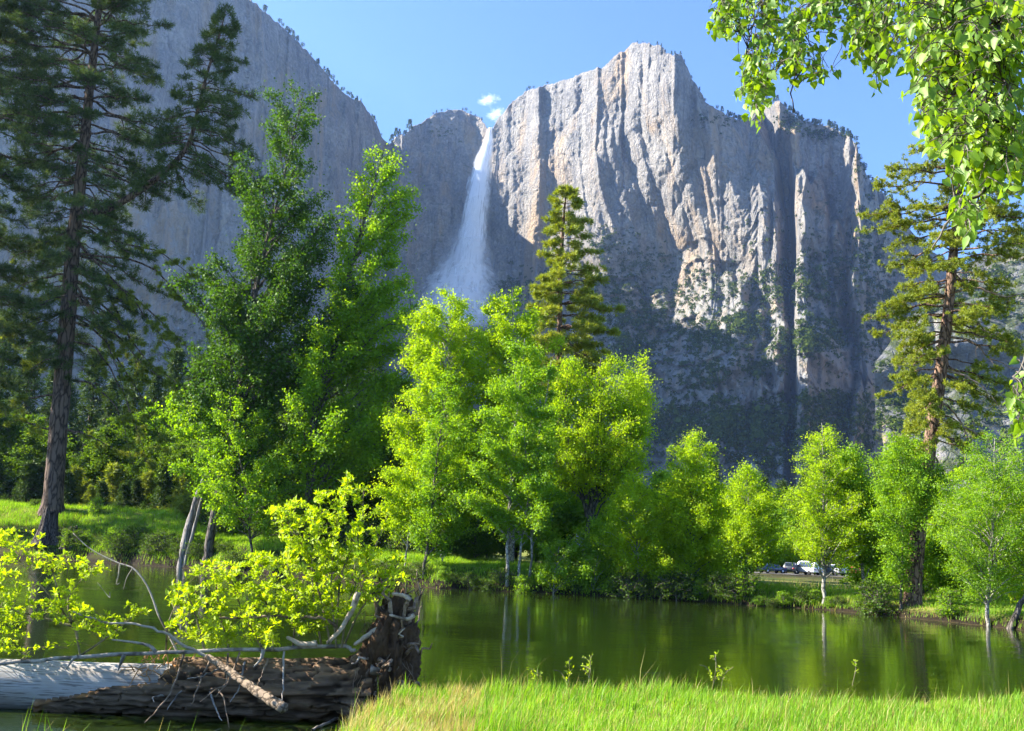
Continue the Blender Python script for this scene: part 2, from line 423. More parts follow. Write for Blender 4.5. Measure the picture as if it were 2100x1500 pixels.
cliff = kind(link('cliff', mesh_np('cliff', np.stack([CX, CY_, CZ], -1).reshape(-1, 3), grid_faces(*CX.shape)[:, ::-1] if False else grid_faces(*CX.shape), GRANITE)), 'structure')
def cliff_point(px, py):
    """The cliff surface seen at a photo pixel: column by azimuth, then the row of that elevation (the highest one)."""
    a, e = ae(px, py)
    j = int(np.clip(np.searchsorted(A_, a), 0, len(A_) - 1))
    el = (CZ[:NR, j] - EYE) / CY_[:NR, j]
    i = int(np.argmin(np.abs(el - e)))
    return np.array([CX[i, j], CY_[i, j], CZ[i, j]]), i, j

# the lower hill beyond the pine on the right
HS = [(1780, 760), (1860, 660), (1905, 610), (1950, 570), (1990, 538), (2015, 522), (2035, 510), (2060, 500), (2080, 488), (2105, 480), (2200, 440), (2500, 380), (2900, 360)]
def hill_arrays():
    pxs = np.arange(1790, 2800, 3.0)
    A = np.array([ae(p, 600)[0] for p in pxs]); ha, he = np.array([ae(a, b) for a, b in HS]).T
    E = np.interp(A, ha, he); U = A * 1400
    E = E + .004 * (fbm(U / 22, 0, 0, 4, 131) - .5)
    nr = 150; s = np.linspace(0, 1, nr)[:, None]
    Yr = 1120 + 60 * sst(pxs, 2040, 2070)[None, :] * 0
    Z = s * E[None, :] * 1350
    steep = sst(Z, 205, 240) * (1 - sst(Z, 300, 330))
    Y = 900 + Z * 1.25 - 60 * steep + 40 * (fbm(U / 90, Z / 90, 0, 4, 141) - .5) + 12 * (ridge(U / 25, Z / 120, 143) - .5)
    Y = Y + 0 * A[None, :]
    zt = EYE + E * Y[-1]; Zf = s * zt[None, :]; Zf[0] = -4
    k = np.linspace(0, 1, 9)[1:, None]
    Yb = Y[-1][None, :] + k * 300; Zb = zt[None, :] - 120 * k
    Yt = np.concatenate([Y, Yb]); return A[None, :] * Yt, Yt, np.concatenate([Zf, Zb])
HX, HY, HZ = hill_arrays()
kind(link('hill', mesh_np('hill', np.stack([HX, HY, HZ], -1).reshape(-1, 3), grid_faces(*HX.shape), m_granite('wooded_granite', True, .3, .95))), 'structure')
# ------------------------------------------------------------------ tree building
class Tubes:
    def __init__(s): s.V = []; s.F = []; s.T = []; s.n = 0
    def add(s, pts, rad, sides=6, rough=0.0, rng=None, tip=True):
        pts = np.asarray(pts, float); k = len(pts)
        if k < 2: return
        rad = np.broadcast_to(np.asarray(rad, float), (k,))
        t = np.gradient(pts, axis=0); t = nrm(t)
        m = np.abs(t.mean(0)); ref = np.eye(3)[int(np.argmin(m))]
        u = nrm(np.cross(t, ref)); w = np.cross(t, u)
        a = np.arange(sides) * 2 * math.pi / sides
        rr = rad[:, None] * np.ones(sides)
        if rough and rng is not None: rr = rr * (1 + rough * (rng.random((k, sides)) - .5))
        ring = pts[:, None] + rr[..., None] * (np.cos(a)[None, :, None] * u[:, None] + np.sin(a)[None, :, None] * w[:, None])
        s.V.append(ring.reshape(-1, 3)); s.F.append(grid_faces(k, sides, True) + s.n)
        s.n += k * sides
        if tip:
            cap = np.arange(sides)[::-1] if False else np.arange(sides)
            base = s.n - sides
            s.V.append(pts[-1:] + t[-1:] * rad[-1]); s.T.append(np.stack([base + cap, base + (cap + 1) % sides, np.full(sides, s.n)], -1)); s.n += 1
    def mesh(s, name, mat, smooth=True):
        F = [np.concatenate(s.F)] + ([np.concatenate(s.T)] if s.T else [])
        return mesh_np(name, np.concatenate(s.V), F, mat, smooth)

def smooth_path(ctrl, n):
    """Catmull-Rom through control points."""
    c = np.asarray(ctrl, float)
    c = np.vstack([2 * c[0] - c[1], c, 2 * c[-1] - c[-2]])
    out = []
    m = len(c) - 3
    for s_ in np.linspace(0, m - 1e-6, n):
        i = int(s_); t = s_ - i
        p0, p1, p2, p3 = c[i:i + 4]
        out.append(.5 * ((2 * p1) + (-p0 + p2) * t + (2 * p0 - 5 * p1 + 4 * p2 - p3) * t * t + (-p0 + 3 * p1 - 3 * p2 + p3) * t ** 3))
    return np.array(out)
def sample_path(P, f):
    """Point at fraction(s) f of a polyline by index."""
    f = np.clip(np.asarray(f, float), 0, 1) * (len(P) - 1)
    i = np.minimum(f.astype(int), len(P) - 2)
    t = (f - i)[..., None]
    return P[i] * (1 - t) + P[i + 1] * t
def limb(p0, p1, rng, n=7, sag=0.12, wob=0.05):
    """A limb from p0 to p1 that leaves steeply and bows."""
    p0, p1 = np.asarray(p0, float), np.asarray(p1, float)
    L = np.linalg.norm(p1 - p0)
    t = np.linspace(0, 1, n)[:, None]
    P = p0 + (p1 - p0) * t
    P[:, 2] += (sag * L * 4 * t * (1 - t))[:, 0]
    w = (rng.random((n, 3)) - .5) * 2 * wob * L
    w[0] = 0; w[-1] *= .4
    return P + w
DIAMOND = (np.array([(0, 0, 0), (.5, .42, 0.05), (0, 1, -.03), (-.5, .42, 0.05)]), [np.array([(0, 1, 2, 3)])])
OVAL = (np.array([(0, 0, 0), (.28, .22, .05), (.36, .55, .06), (0, 1, -.06), (-.36, .55, .06), (-.28, .22, .05), (0, .5, -.02)]),
        [np.array([(0, 1, 2, 6), (6, 2, 3, 3)])[:1], np.array([(6, 2, 3), (6, 3, 4)]), np.array([(0, 6, 4, 5)])])
HEART = (np.array([(0, 0, 0), (.34, -.1, .15), (.52, .18, .17), (.36, .58, .08), (0, 1.08, -.20), (-.36, .58, .08), (-.52, .18, .17), (-.34, -.1, .15), (0, .42, -.02)]),
         [np.array([(0, 1, 2, 8), (8, 2, 3, 4), (0, 8, 6, 7), (8, 4, 5, 6)])])
def leaves_mesh(name, P, D, N, L, W, mat, tpl=DIAMOND, smooth=False):
    """One leaf per row: base P, axis D, facing N, length L, width W."""
    tv, tf = tpl
    D = nrm(D); X = nrm(np.cross(D, N)); Z = np.cross(X, D)
    L = np.broadcast_to(np.asarray(L, float), (len(P),)); W = np.broadcast_to(np.asarray(W, float), (len(P),))
    V = P[:, None] + X[:, None] * (tv[None, :, 0] * W[:, None])[..., None] + D[:, None] * (tv[None, :, 1] * L[:, None])[..., None] + Z[:, None] * (tv[None, :, 2] * L[:, None])[..., None]
    off = (np.arange(len(P)) * len(tv))[:, None, None]
    F = [(f[None] + off).reshape(-1, f.shape[1]) for f in tf]
    return mesh_np(name, V.reshape(-1, 3), F, mat, smooth)
def rand_unit(rng, n):
    v = rng.normal(size=(n, 3)); return nrm(v)

def outline_fn(rows, path, Y):
    """Crown outline from photo rows (py, xleft, xright): half-widths each side of the trunk, in metres, by height."""
    rows = np.array(rows, float)
    zl = np.array([at(r[1], r[0], Y) for r in rows]); zr = np.array([at(r[2], r[0], Y) for r in rows])
    z = (zl[:, 2] + zr[:, 2]) / 2
    o = np.argsort(z)
    def cx(zz): return np.interp(zz, path[:, 2], path[:, 0])
    left = cx(z) - zl[:, 0]; right = zr[:, 0] - cx(z)
    return z[o], left[o], right[o]

def broadleaf(name, label, trunk_px, Y, rows, r0, mats, seed, n_leaf=16000, leaf=0.11, many=2.7, n_prim=46, cat='tree', group=None,
              spread=.24, depth=.9, stems=None, drop=0.12, steep=.55, sink=.35, tipw=0.012, droopy=.25, leafname='crown', upto=.97):
    rng = np.random.default_rng(seed); n_leaf = int(n_leaf * many); leaf = leaf * Y / 62 * .77
    bark, leafm = mats
    T = Tubes()
    paths = [trunk_px] + (stems or [])
    tw = []
    base = None
    for pi, tp in enumerate(paths):
        ctrl = np.array([at(p[0], p[1], Y + (p[2] if len(p) > 2 else 0)) for p in tp])
        if pi == 0:
            g = gz(ctrl[0, 0], ctrl[0, 1]); 
            ctrl[0, 2] = min(ctrl[0, 2], g) - sink if ctrl[0, 2] < g + 1.0 else g - sink
            base = np.array([ctrl[0, 0], ctrl[0, 1], g])
        P = smooth_path(ctrl, max(10, 5 * len(ctrl)))
        P[1:-1] += (rng.random((len(P) - 2, 3)) - .5) * .12
        rr = (r0 if pi == 0 else r0 * .7) * (1 - np.linspace(0, 1, len(P)) ** .9 * .93) + .012
        rr[0] *= 1.35
        T.add(P, rr, 8, .15, rng)
        z, lf, rt = outline_fn(rows, P, Y)
        ext = np.interp(P[:, 2], z, (lf + rt) / 2)
        zs = np.linspace(z[0], z[-1], 200); wz = np.interp(zs, z, np.maximum(lf + rt, .1)); wz = wz / wz.sum()
        npri = int(n_prim / len(paths))
        for k in range(npri):
            zt = zs[min(199, int(np.searchsorted(np.cumsum(wz), (k + rng.random()) / npri)))]
            phi = k * 2.39996 + rng.random() * .9
            l_, r_ = np.interp(zt, z, lf), np.interp(zt, z, rt)
            c, s_ = math.cos(phi), math.sin(phi)
            c = math.copysign(abs(c) ** .75, c)
            ex = (r_ if c > 0 else l_); ey = (l_ + r_) / 2 * depth
            if ex < .05: ex = .25
            e = math.hypot(ex * c, ey * s_) if True else ex
            fr = rng.uniform(.68, 1.16) * (.72 + .5 * float(vnoise(zt * .55, phi % 6.2832 * .8, 0, seed)))
            if rng.random() < drop: fr *= .45
            e *= fr
            tipx = np.interp(zt, P[:, 2], P[:, 0]); tipy = np.interp(zt, P[:, 2], P[:, 1])
            tip = np.array([tipx + ex * c * fr, tipy + ey * s_ * fr, zt])
            zb = min(max(zt - steep * abs(e) - .3, P[0, 2] + .12 * (P[-1, 2] - P[0, 2])), P[-1, 2] - .2)
            i = int(np.argmin(np.abs(P[:, 2] - zb))); b = P[i]
            Lp = np.linalg.norm(tip - b)
            pr = limb(b, tip, rng, 7, .10, .035)
            rb = min(rr[i] * .6, .016 + .012 * Lp)
            T.add(pr, np.linspace(rb, tipw, 7), 5)
            ns = int(3 + Lp * 2.2)
            for q in range(ns):
                f = rng.uniform(.25, 1.0)
                o = sample_path(pr, f); dr = nrm(pr[-1] - pr[0])
                sd = nrm(dr * .7 + rand_unit(rng, 1)[0] * .9 + np.array([0, 0, .15]))
                Ls = rng.uniform(.3, .9) * (0.35 + .22 * Lp) * (1.15 - .5 * f)
                en = o + sd * Ls; en[2] -= droopy * Ls * rng.random()
                sp_ = limb(o, en, rng, 4, .05, .05)
                T.add(sp_, np.linspace(max(rb * .35, tipw), tipw * .6, 4), 3)
                m = max(3, int(Ls * 9))
                ff = rng.uniform(.1, 1.05, m)
                tw.append(sample_path(sp_, ff) + 0)
            m = max(2, int(Lp * 2)); tw.append(sample_path(pr, rng.uniform(.45, 1.0, m)))
    tw = np.concatenate(tw)
    idx = rng.integers(0, len(tw), n_leaf)
    sz = rng.gamma(6, 1 / 6., len(tw))[idx]
    Pl = tw[idx] + rng.normal(size=(n_leaf, 3)) * spread * np.array([1, 1, .8]) * np.clip(sz, .5, 1.8)[:, None]
    D = rand_unit(rng, n_leaf) + np.array([0, 0, -.45]); N = rand_unit(rng, n_leaf) + np.array([0, 0, .5])
    L = leaf * rng.uniform(.7, 1.35, n_leaf)
    root = thing(name, label, cat, tuple(base), group)
    def ch(nm, me):
        me.transform(Matrix.Translation(-Vector(base))); return link(nm, me, root)
    ch('trunk', T.mesh('trunk', bark)); ch(leafname, leaves_mesh(leafname, Pl, D, N, L, L * .78, leafm))
    return root

def needles_mesh(name, P, D, rng, per, L, W, mat, cone=.15):
    n = len(P) * per
    P = np.repeat(P, per, 0); D = np.repeat(nrm(D), per, 0)
    v = nrm(rand_unit(rng, n) + D * rng.uniform(cone, 1.1, (n, 1)))
    side = nrm(np.cross(v, rand_unit(rng, n)))
    l = L * rng.uniform(.65, 1.2, (n, 1))
    a = P + v * .01; b = P + v * l
    mid = P + v * l * .5 + np.array([0, 0, -.02])
    V = np.stack([a, mid + side * W * .5, b, mid - side * W * .5], 1).reshape(-1, 3)
    return mesh_np(name, V, np.arange(n * 4).reshape(-1, 4), mat)

def pine(name, label, stems, Y, r0, mats, seed, cat='pine tree', group=None, whorl=.8, per_whorl=4, nper=16, needle=.27, nw=.03,
         dead_below=None, tuft_step=.28, sink=.4, droop=.22, up=.3, base_xy=None, dens=1.0, sub=1.0):
    """stems: list of (path_px or world path, rows, r scale).  Whorled limbs, flat side sprays, tufts of needles at the twig ends."""
    rng = np.random.default_rng(seed); needle *= Y / 85 if Y > 60 else 1
    bark, ned = mats
    T = Tubes(); TP, TD = [], []
    base = None
    for si, (tp, rows, rs) in enumerate(stems):
        ctrl = np.array([at(p[0], p[1], Y + (p[2] if len(p) > 2 else 0)) for p in tp])
        if si == 0:
            g = gz(ctrl[0, 0], ctrl[0, 1]); ctrl[0, 2] = g - sink; base = np.array([ctrl[0, 0], ctrl[0, 1], g])
        P = smooth_path(ctrl, max(12, 6 * len(ctrl)))
        H = P[-1, 2] - P[0, 2]
        rr = r0 * rs * (1 - .9 * np.linspace(0, 1, len(P)) ** 1.1) + .015
        if si == 0: rr[0] *= 1.45; rr[1] *= 1.1
        T.add(P, rr, 14 if si == 0 else 8, .10, rng)
        z, lf, rt = outline_fn(rows, P, Y)
        zz = z[0]
        while zz < z[-1]:
            n = rng.integers(max(1, per_whorl - 1), per_whorl + 2)
            ph0 = rng.random() * 6.28
            for k in range(n):
                z1 = zz + rng.uniform(-.3, .3) * whorl
                phi = ph0 + k * 6.28 / n + rng.uniform(-.5, .5)
                c, s_ = math.cos(phi), math.sin(phi)
                l_, r_ = np.interp(z1, z, lf), np.interp(z1, z, rt)
                ex = max(.2, r_ if c > 0 else l_); ey = max(.3, (l_ + r_) / 2 * .85)
                fr = rng.uniform(.55, 1.22) * (1 if rng.random() > .18 else .45)
                hx = math.hypot(ex * c, ey * s_) * fr
                top = (z1 - z[0]) / max(z[-1] - z[0], .1)
                rise = (up * (top - .35) - droop * (1 - top)) * hx
                i = int(np.argmin(np.abs(P[:, 2] - (z1 - rise * .7)))); b = P[i] + 0
                tip = np.array([b[0] + ex * c * fr, b[1] + ey * s_ * fr, b[2] + rise])
                if dead_below is not None: pass
                pr = limb(b, tip, rng, 9, .06, .03); pr[-2:, 2] += .06 * hx * np.array([.5, 1])
                rb = min(rr[i] * .42, .02 + .014 * hx)
                T.add(pr, np.linspace(rb, .012, 9), 5)
                dead = dead_below is not None and z1 < dead_below and rng.random() < .75
                ns = int((2 + hx * 1.7) * sub)
                for q in range(ns):
                    f = rng.uniform(.28, 1.0) ** .8
                    o = sample_path(pr, f); dr = nrm(pr[-1] - pr[0])
                    lat = nrm(np.cross(dr, [0, 0, 1])) * (1 if q % 2 else -1)
                    sd = nrm(dr * rng.uniform(.5, 1) + lat * rng.uniform(.5, 1.1) + np.array([0, 0, rng.uniform(-.25, .45)]))
                    Ls = (.35 + .34 * hx * (1.1 - f)) * rng.uniform(.55, 1.15)
                    sp_ = limb(o, o + sd * Ls, rng, 5, -.03, .05); sp_[-1, 2] += .08 * Ls
                    T.add(sp_, np.linspace(max(.010, rb * .3), .007, 5), 3)
                    if dead: continue
                    m = max(1, int(Ls / tuft_step * dens))
                    ff = np.concatenate([rng.uniform(.35, 1, m), [1.0]])
                    pp = sample_path(sp_, ff); TP.append(pp + rng.normal(size=pp.shape) * .10)
                    TD.append(sd[None] + rand_unit(rng, len(pp)) * .5 + np.array([0, 0, .35]))
                if not dead:
                    m = max(1, int(hx * .5 / tuft_step * dens)); ff = np.concatenate([rng.uniform(.6, 1, m), [1.0, 1.0]])
                    pp = sample_path(pr, ff); TP.append(pp + rng.normal(size=pp.shape) * .10)
                    TD.append(nrm(pr[-1] - pr[-3])[None] + rand_unit(rng, len(pp)) * .5 + np.array([0, 0, .3]))
            zz += whorl * rng.uniform(.7, 1.3)
        TP.append(P[-1:]); TD.append(np.array([[0, 0, 1.]]))
    TP = np.concatenate(TP); TD = np.concatenate(TD)
    root = thing(name, label, cat, tuple(base), group)
    def ch(nm, me):
        me.transform(Matrix.Translation(-Vector(base))); return link(nm, me, root)
    ch('trunk', T.mesh('trunk', bark)); ch('crown', needles_mesh('crown', TP, TD, rng, nper, needle, nw, ned))
    return root

def m_bark(name, a, b, scale=(9, 9, 1.6), strength=.8, lich=None):
    t = NT(name)
    co = t.coord(scale)
    vor = t.n('ShaderNodeTexVoronoi', feature='DISTANCE_TO_EDGE'); vor.inputs['Scale'].default_value = 1.0
    wv = t.n('ShaderNodeVectorMath', operation='ADD'); t.l(co, wv.inputs[0])
    nz = t.n('ShaderNodeTexNoise'); nz.inputs['Scale'].default_value = 1.3; t.l(co, nz.inputs['Vector']); t.l(nz.outputs['Color'], wv.inputs[1])
    t.l(wv.outputs[0], vor.inputs['Vector'])
    crack = t.mr(vor.outputs['Distance'], 0, .16)
    n = t.noise(co, 2.2, 5, .65)
    c = t.mix(n, a, b); c = t.mix(crack, tuple(.3 * q for q in a), c)
    if lich: c = t.mix(t.mr(t.noise(t.coord((1, 1, .5)), 1.3, 4), .5, .65), c, lich)
    h = t.math('ADD', crack, t.math('MULTIPLY', n, .5))
    return t.surf(t.principled(c, .92, t.bump(h, strength, .06), .15))
B_PINE = m_bark('pine_bark', (.13, .08, .055), (.29, .185, .125), (4.6, 4.6, 1.5), .9)
B_PINE2 = m_bark('pine_bark_grey', (.11, .075, .055), (.20, .14, .10), (2.2, 2.2, .55))
B_COT = m_bark('cottonwood_bark', (.10, .085, .07), (.20, .17, .14), (4, 4, .9))
B_ALD = m_bark('alder_bark', (.26, .24, .20), (.42, .39, .33), (5, 5, 3), .3, (.16, .15, .11))
def m_twig(name, a, b):
    t = NT(name); n = t.noise(t.coord((7, 7, 7)), 2.0, 5, .65); c = t.mix(t.mr(n, .3, .7), a, b)
    c = t.mix(t.mr(t.noise(t.coord(), 3.5, 3), .52, .62), c, tuple(.45 * q for q in a))
    return t.surf(t.principled(c, .85, t.bump(n, .6, .02), .2))
B_TWIG = m_twig('weathered_twig', (.22, .19, .16), (.40, .36, .31))
B_SPROUT = m_twig('young_stem', (.12, .10, .05), (.26, .22, .12))
B_GREY = m_bark('grey_deadwood', (.20, .18, .16), (.38, .35, .31), (6, 6, .5), .6)
L_DARK = leaf_mat('shaded_cottonwood_leaf', [(0, (.026, .066, .006)), (.5, (.046, .105, .009)), (1, (.085, .16, .013))], (1.7, 1.7, .4), .42, .03)  # cottonwood leaf darkened: backlit shade is put into the colour
L_MID = leaf_mat('green_cottonwood_leaf', [(0, (.08, .18, .004)), (.5, (.15, .29, .007)), (1, (.28, .42, .012))], (1.8, 1.6, .35), .55, .03)
L_BRIGHT = leaf_mat('spring_leaf', [(0, (.15, .26, .004)), (.5, (.27, .40, .007)), (1, (.44, .55, .012))], (1.5, 1.45, .3), .57, .02)
L_YEL = leaf_mat('young_willow_leaf', [(0, (.22, .33, .005)), (.5, (.36, .48, .009)), (1, (.54, .62, .02))], (1.3, 1.25, .3), .54, .03)
L_SHADE = leaf_mat('shaded_leaf', [(0, (.03, .07, .006)), (.5, (.065, .125, .010)), (1, (.13, .20, .018))], (1.8, 1.7, .4), .45, .02)  # darker leaf for trees and shrubs standing in shade; shade put into colour
N_DARK = leaf_mat('dark_pine_needle', [(0, (.028, .055, .012)), (.5, (.062, .10, .02)), (1, (.13, .17, .034))], (1.4, 1.35, .6), .34, .03, .5)
N_LIT = leaf_mat('sunlit_pine_needle', [(0, (.10, .15, .012)), (.5, (.21, .26, .018)), (1, (.35, .37, .032))], (1.4, 1.3, .5), .38, .04, .5)  # paler copy of the pine needle, sunlight put into its colour
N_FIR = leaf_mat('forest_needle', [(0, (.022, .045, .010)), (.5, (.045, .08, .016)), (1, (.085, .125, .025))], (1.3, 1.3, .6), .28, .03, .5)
L_NEAR = leaf_mat('near_cottonwood_leaf', [(0, (.08, .17, .006)), (.5, (.13, .24, .010)), (1, (.22, .33, .02))], (1.8, 1.6, .35), .5, .05, .2)
G_NEAR = leaf_mat('fresh_grass_blade', [(0, (.09, .22, .008)), (.5, (.17, .34, .014)), (1, (.32, .46, .04))], (1.4, 1.35, .5), .5, .03, .35)
G_FAR = leaf_mat('meadow_grass_blade', [(0, (.10, .22, .008)), (.5, (.18, .33, .012)), (1, (.31, .43, .03))], (1.4, 1.35, .6), .5, .02, .4)
G_DRY = leaf_mat('dry_grass_blade', [(0, (.30, .22, .06)), (.5, (.42, .34, .11)), (1, (.50, .46, .16))], (1.2, 1.1, .8), .4, .03, .3)
# ------------------------------------------------------------------ trees on the far bank
if on('front'):
    YP = bank(107, 6)
    # the great pine on the left
    pine('pine_tree', 'huge dark pine with furrowed trunk and bare drooping lower limbs on the left bank',
         [([(107, 1050), (118, 900), (135, 700), (150, 500), (162, 400), (172, 300), (188, 150), (205, 0), (222, -150), (235, -300)],
           [(760, 60, 160), (640, 20, 330), (540, 30, 300), (430, 20, 290), (330, -40, 330), (200, -60, 330), (90, -40, 330), (0, 0, 360), (-120, 60, 350), (-290, 200, 260)], 1.0),
          ([(166, 440), (230, 425), (300, 382), (345, 345), (385, 300), (405, 230), (425, 150), (448, 80), (463, 22)],
           [(400, 240, 470), (330, 300, 500), (270, 300, 500), (200, 350, 500), (150, 380, 500), (90, 420, 480), (30, 445, 480)], .42)],
         YP, .98, (B_PINE2, N_DARK), 11, whorl=.95, per_whorl=5, nper=16, needle=.50, nw=.055, tuft_step=.58, sink=.5, droop=.45, up=.5)
    # bare limbs of the lower trunk are part of the same tree: long, drooping, mostly dead
    rng = np.random.default_rng(5)
    T = Tubes(); TP, TD = [], []
    LB = [((160, 520), (300, 545), (395, 640), (440, 700)), ((160, 560), (260, 600), (350, 680), (425, 760)), ((152, 600), (230, 640), (300, 740), (390, 800)),
          ((150, 660), (240, 690), (320, 770), (430, 830)), ((148, 700), (200, 720), (262, 830), (300, 950)), ((146, 640), (215, 700), (280, 800), (330, 900)),
          ((140, 780), (190, 790), (245, 850), (275, 960)), ((135, 880), (180, 893), (240, 925)), ((130, 810), (70, 815), (30, 830), (-20, 860)),
          ((140, 640), (80, 660), (20, 690)), ((140, 560), (70, 575), (0, 610)), ((148, 470), (90, 500), (20, 530)), ((120, 890), (70, 870), (30, 860)),
          ((160, 500), (220, 560), (290, 640), (350, 720)), ((158, 540), (215, 590), (262, 690), (290, 780)), ((165, 470), (250, 500), (330, 520), (420, 590)),
          ((140, 730), (100, 735), (60, 760)), ((150, 610), (110, 600), (60, 640)), ((152, 580), (200, 660), (240, 760), (265, 850))]
    pt = bpy.data.objects['pine_tree']
    for li, l in enumerate(LB):
        dy = rng.uniform(-2.5, 1.0)
        C = np.array([at(p[0], p[1], YP + dy * k / (len(l) - 1)) for k, p in enumerate(l)])
        P = smooth_path(C, 14); P[1:] += (rng.random((13, 3)) - .5) * .22
        T.add(P, np.linspace(.13, .02, 14), 6)
        L = np.linalg.norm(P[-1] - P[0])
        for q in range(int(L * 1.8)):
            o = sample_path(P, rng.uniform(.3, 1)); sd = nrm(rand_unit(rng, 1)[0] + nrm(P[-1] - P[0]) * .8 + np.array([0, 0, -.3]))
            Ls = rng.uniform(.5, 1.8); sp_ = limb(o, o + sd * Ls, rng, 5, -.05, .08); T.add(sp_, np.linspace(.028, .010, 5), 3)
            if rng.random() < .85:
                ff = rng.uniform(.4, 1.05, 7); TP.append(sample_path(sp_, ff)); TD.append(sd[None] + rand_unit(rng, 7) * .6)
    for nm, me in (('limb', T.mesh('limb', B_PINE2)), ('needles', needles_mesh('needles', np.concatenate(TP), np.concatenate(TD), rng, 20, .46, .055, N_LIT))):  # limb needles lighter than the crown: light from behind put into the colour
        me.transform(Matrix.Translation(-pt.location)); link(nm, me, pt)
    pine('pine_tree', 'dark pine cut by the left edge of the photo, in front of the huge pine',
         [([(-75, 1090), (-70, 800), (-62, 400), (-55, 0), (-50, -250)],
           [(820, -190, 30), (700, -220, 60), (600, -220, 85), (450, -220, 110), (300, -200, 120), (150, -200, 110), (0, -180, 90), (-240, -80, -20)], 1.0)],
         bank(-75, 2), .6, (B_PINE2, N_DARK), 12, whorl=.9, per_whorl=5, nper=16, needle=.50, nw=.055, tuft_step=.58)
    # two tall dark cottonwoods leaning over the water
    broadleaf('cottonwood_tree', 'tall dark green cottonwood with a dark trunk leaning right from the left bank',
              [(425, 1150), (440, 1050), (470, 900), (492, 780), (515, 650), (550, 480), (590, 330), (622, 190)], bank(425, -.2),
              [(985, 400, 560), (900, 390, 600), (800, 400, 640), (700, 380, 660), (620, 380, 690), (540, 420, 700), (470, 470, 712), (400, 490, 705), (340, 500, 650), (290, 505, 660), (240, 505, 672), (200, 515, 668), (168, 590, 642)],
              .42, (B_COT, L_DARK), 21, n_leaf=30000, leaf=.20, n_prim=130, spread=.34, drop=.30, steep=1.15, droopy=.6)
    broadleaf('cottonwood_tree', 'tall cottonwood with sunlit yellow-green top beside the waterfall',
              [(628, 1120), (640, 900), (662, 780), (690, 690), (722, 540), (750, 440), (772, 360), (790, 297)], bank(628, 6),
              [(1010, 600, 760), (940, 600, 830), (850, 610, 842), (760, 620, 838), (680, 640, 850), (600, 650, 852), (520, 690, 826), (450, 700, 830), (390, 720, 868), (350, 728, 850), (320, 742, 812), (292, 760, 806)],
              .36, (B_COT, L_MID), 22, n_leaf=30000, leaf=.19, n_prim=125, spread=.34, drop=.28, steep=1.15, droopy=.6)
    broadleaf('cottonwood_tree', 'young bright cottonwood in front of the two leaning trunks on the left bank',
              [(520, 1130), (505, 1020), (485, 900), (470, 800)], bank(520, .8),
              [(1080, 440, 640), (1000, 400, 640), (940, 390, 600), (880, 385, 590), (830, 395, 550), (790, 430, 500)], .10, (B_COT, L_MID), 23, n_leaf=9000, leaf=.17, n_prim=40)
    # a dead grey leaning snag with split trunk
    rng = np.random.default_rng(6); T = Tubes()
    C = np.array([at(*p, bank(372, -.6)) for p in ((372, 1162), (388, 1080), (408, 1010), (428, 962))]); P = smooth_path(C, 14); P[0, 2] = -0.4
    T.add(P, np.linspace(.46, .14, 14), 9, .35, rng)
    C = np.array([at(*p, bank(372, -1)) for p in ((378, 1160), (402, 1070), (420, 1000), (445, 930))]); P = smooth_path(C, 12); P[0, 2] = -0.4
    T.add(P, np.linspace(.2, .05, 12), 7, .3, rng)
    sn = tag(link('dead_trunk', T.mesh('dead_trunk', B_GREY)), 'leaning pale grey dead trunk at the water edge on the left', 'dead tree')

    # the bright spring trees in the middle
    G = 'bright young riverside trees'
    A = dict(group=G)
    broadleaf('alder_tree', 'tall bright yellow-green tree directly below the waterfall', [(905, 1165), (915, 1000), (918, 850), (922, 720), (922, 596)], bank(905, 8),
              [(1040, 820, 1000), (960, 806, 1010), (860, 800, 1010), (780, 806, 1000), (700, 828, 992), (650, 845, 985), (615, 870, 968), (592, 905, 940)], .2, (B_ALD, L_BRIGHT), 31, n_leaf=34000, leaf=.155, n_prim=120, steep=.8, **A)
    broadleaf('alder_tree', 'tall bright tree between the waterfall and the dark pine', [(1050, 1165), (1052, 1000), (1050, 850), (1052, 700), (1052, 590)], bank(1050, 12),
              [(1020, 960, 1140), (900, 960, 1150), (800, 960, 1140), (720, 965, 1130), (660, 978, 1118), (620, 992, 1095), (590, 1030, 1070)], .2, (B_ALD, L_BRIGHT), 32, n_leaf=28000, leaf=.155, n_prim=100, steep=.8, **A)
    broadleaf('cottonwood_tree', 'fresh green cottonwood with pale slender stems standing at the water in the middle', [(1040, 1215), (1042, 1100), (1050, 950), (1066, 800), (1076, 695)], bank(1040, .3),
              [(1085, 960, 1130), (1040, 940, 1150), (960, 950, 1150), (880, 960, 1150), (800, 985, 1145), (750, 1010, 1125), (715, 1040, 1105), (692, 1065, 1088)], .13, (B_ALD, L_MID), 33, n_leaf=24000, leaf=.15, n_prim=80,
              stems=[[(1062, 1212), (1072, 1100), (1095, 950), (1120, 820), (1130, 740)], [(1084, 1206, 1), (1090, 1100), (1075, 900), (1060, 800)]], **A)
    broadleaf('alder_tree', 'broad round bright tree with dark forking trunks right of the middle', [(1192, 1140), (1205, 1080), (1218, 980), (1225, 880), (1232, 735)], bank(1200, 7),
              [(1010, 1120, 1300), (960, 1110, 1318), (900, 1118, 1326), (850, 1126, 1322), (800, 1140, 1308), (770, 1150, 1290), (740, 1165, 1262), (727, 1180, 1220)], .2, (B_COT, L_BRIGHT), 34, n_leaf=25000, leaf=.145, n_prim=110, steep=1.0,
              stems=[[(1205, 1060), (1180, 960), (1160, 850), (1165, 760)], [(1208, 1070), (1245, 960), (1275, 880), (1290, 800)], [(1212, 1040), (1250, 1000), (1300, 930), (1315, 890)]], spread=.3, **A)
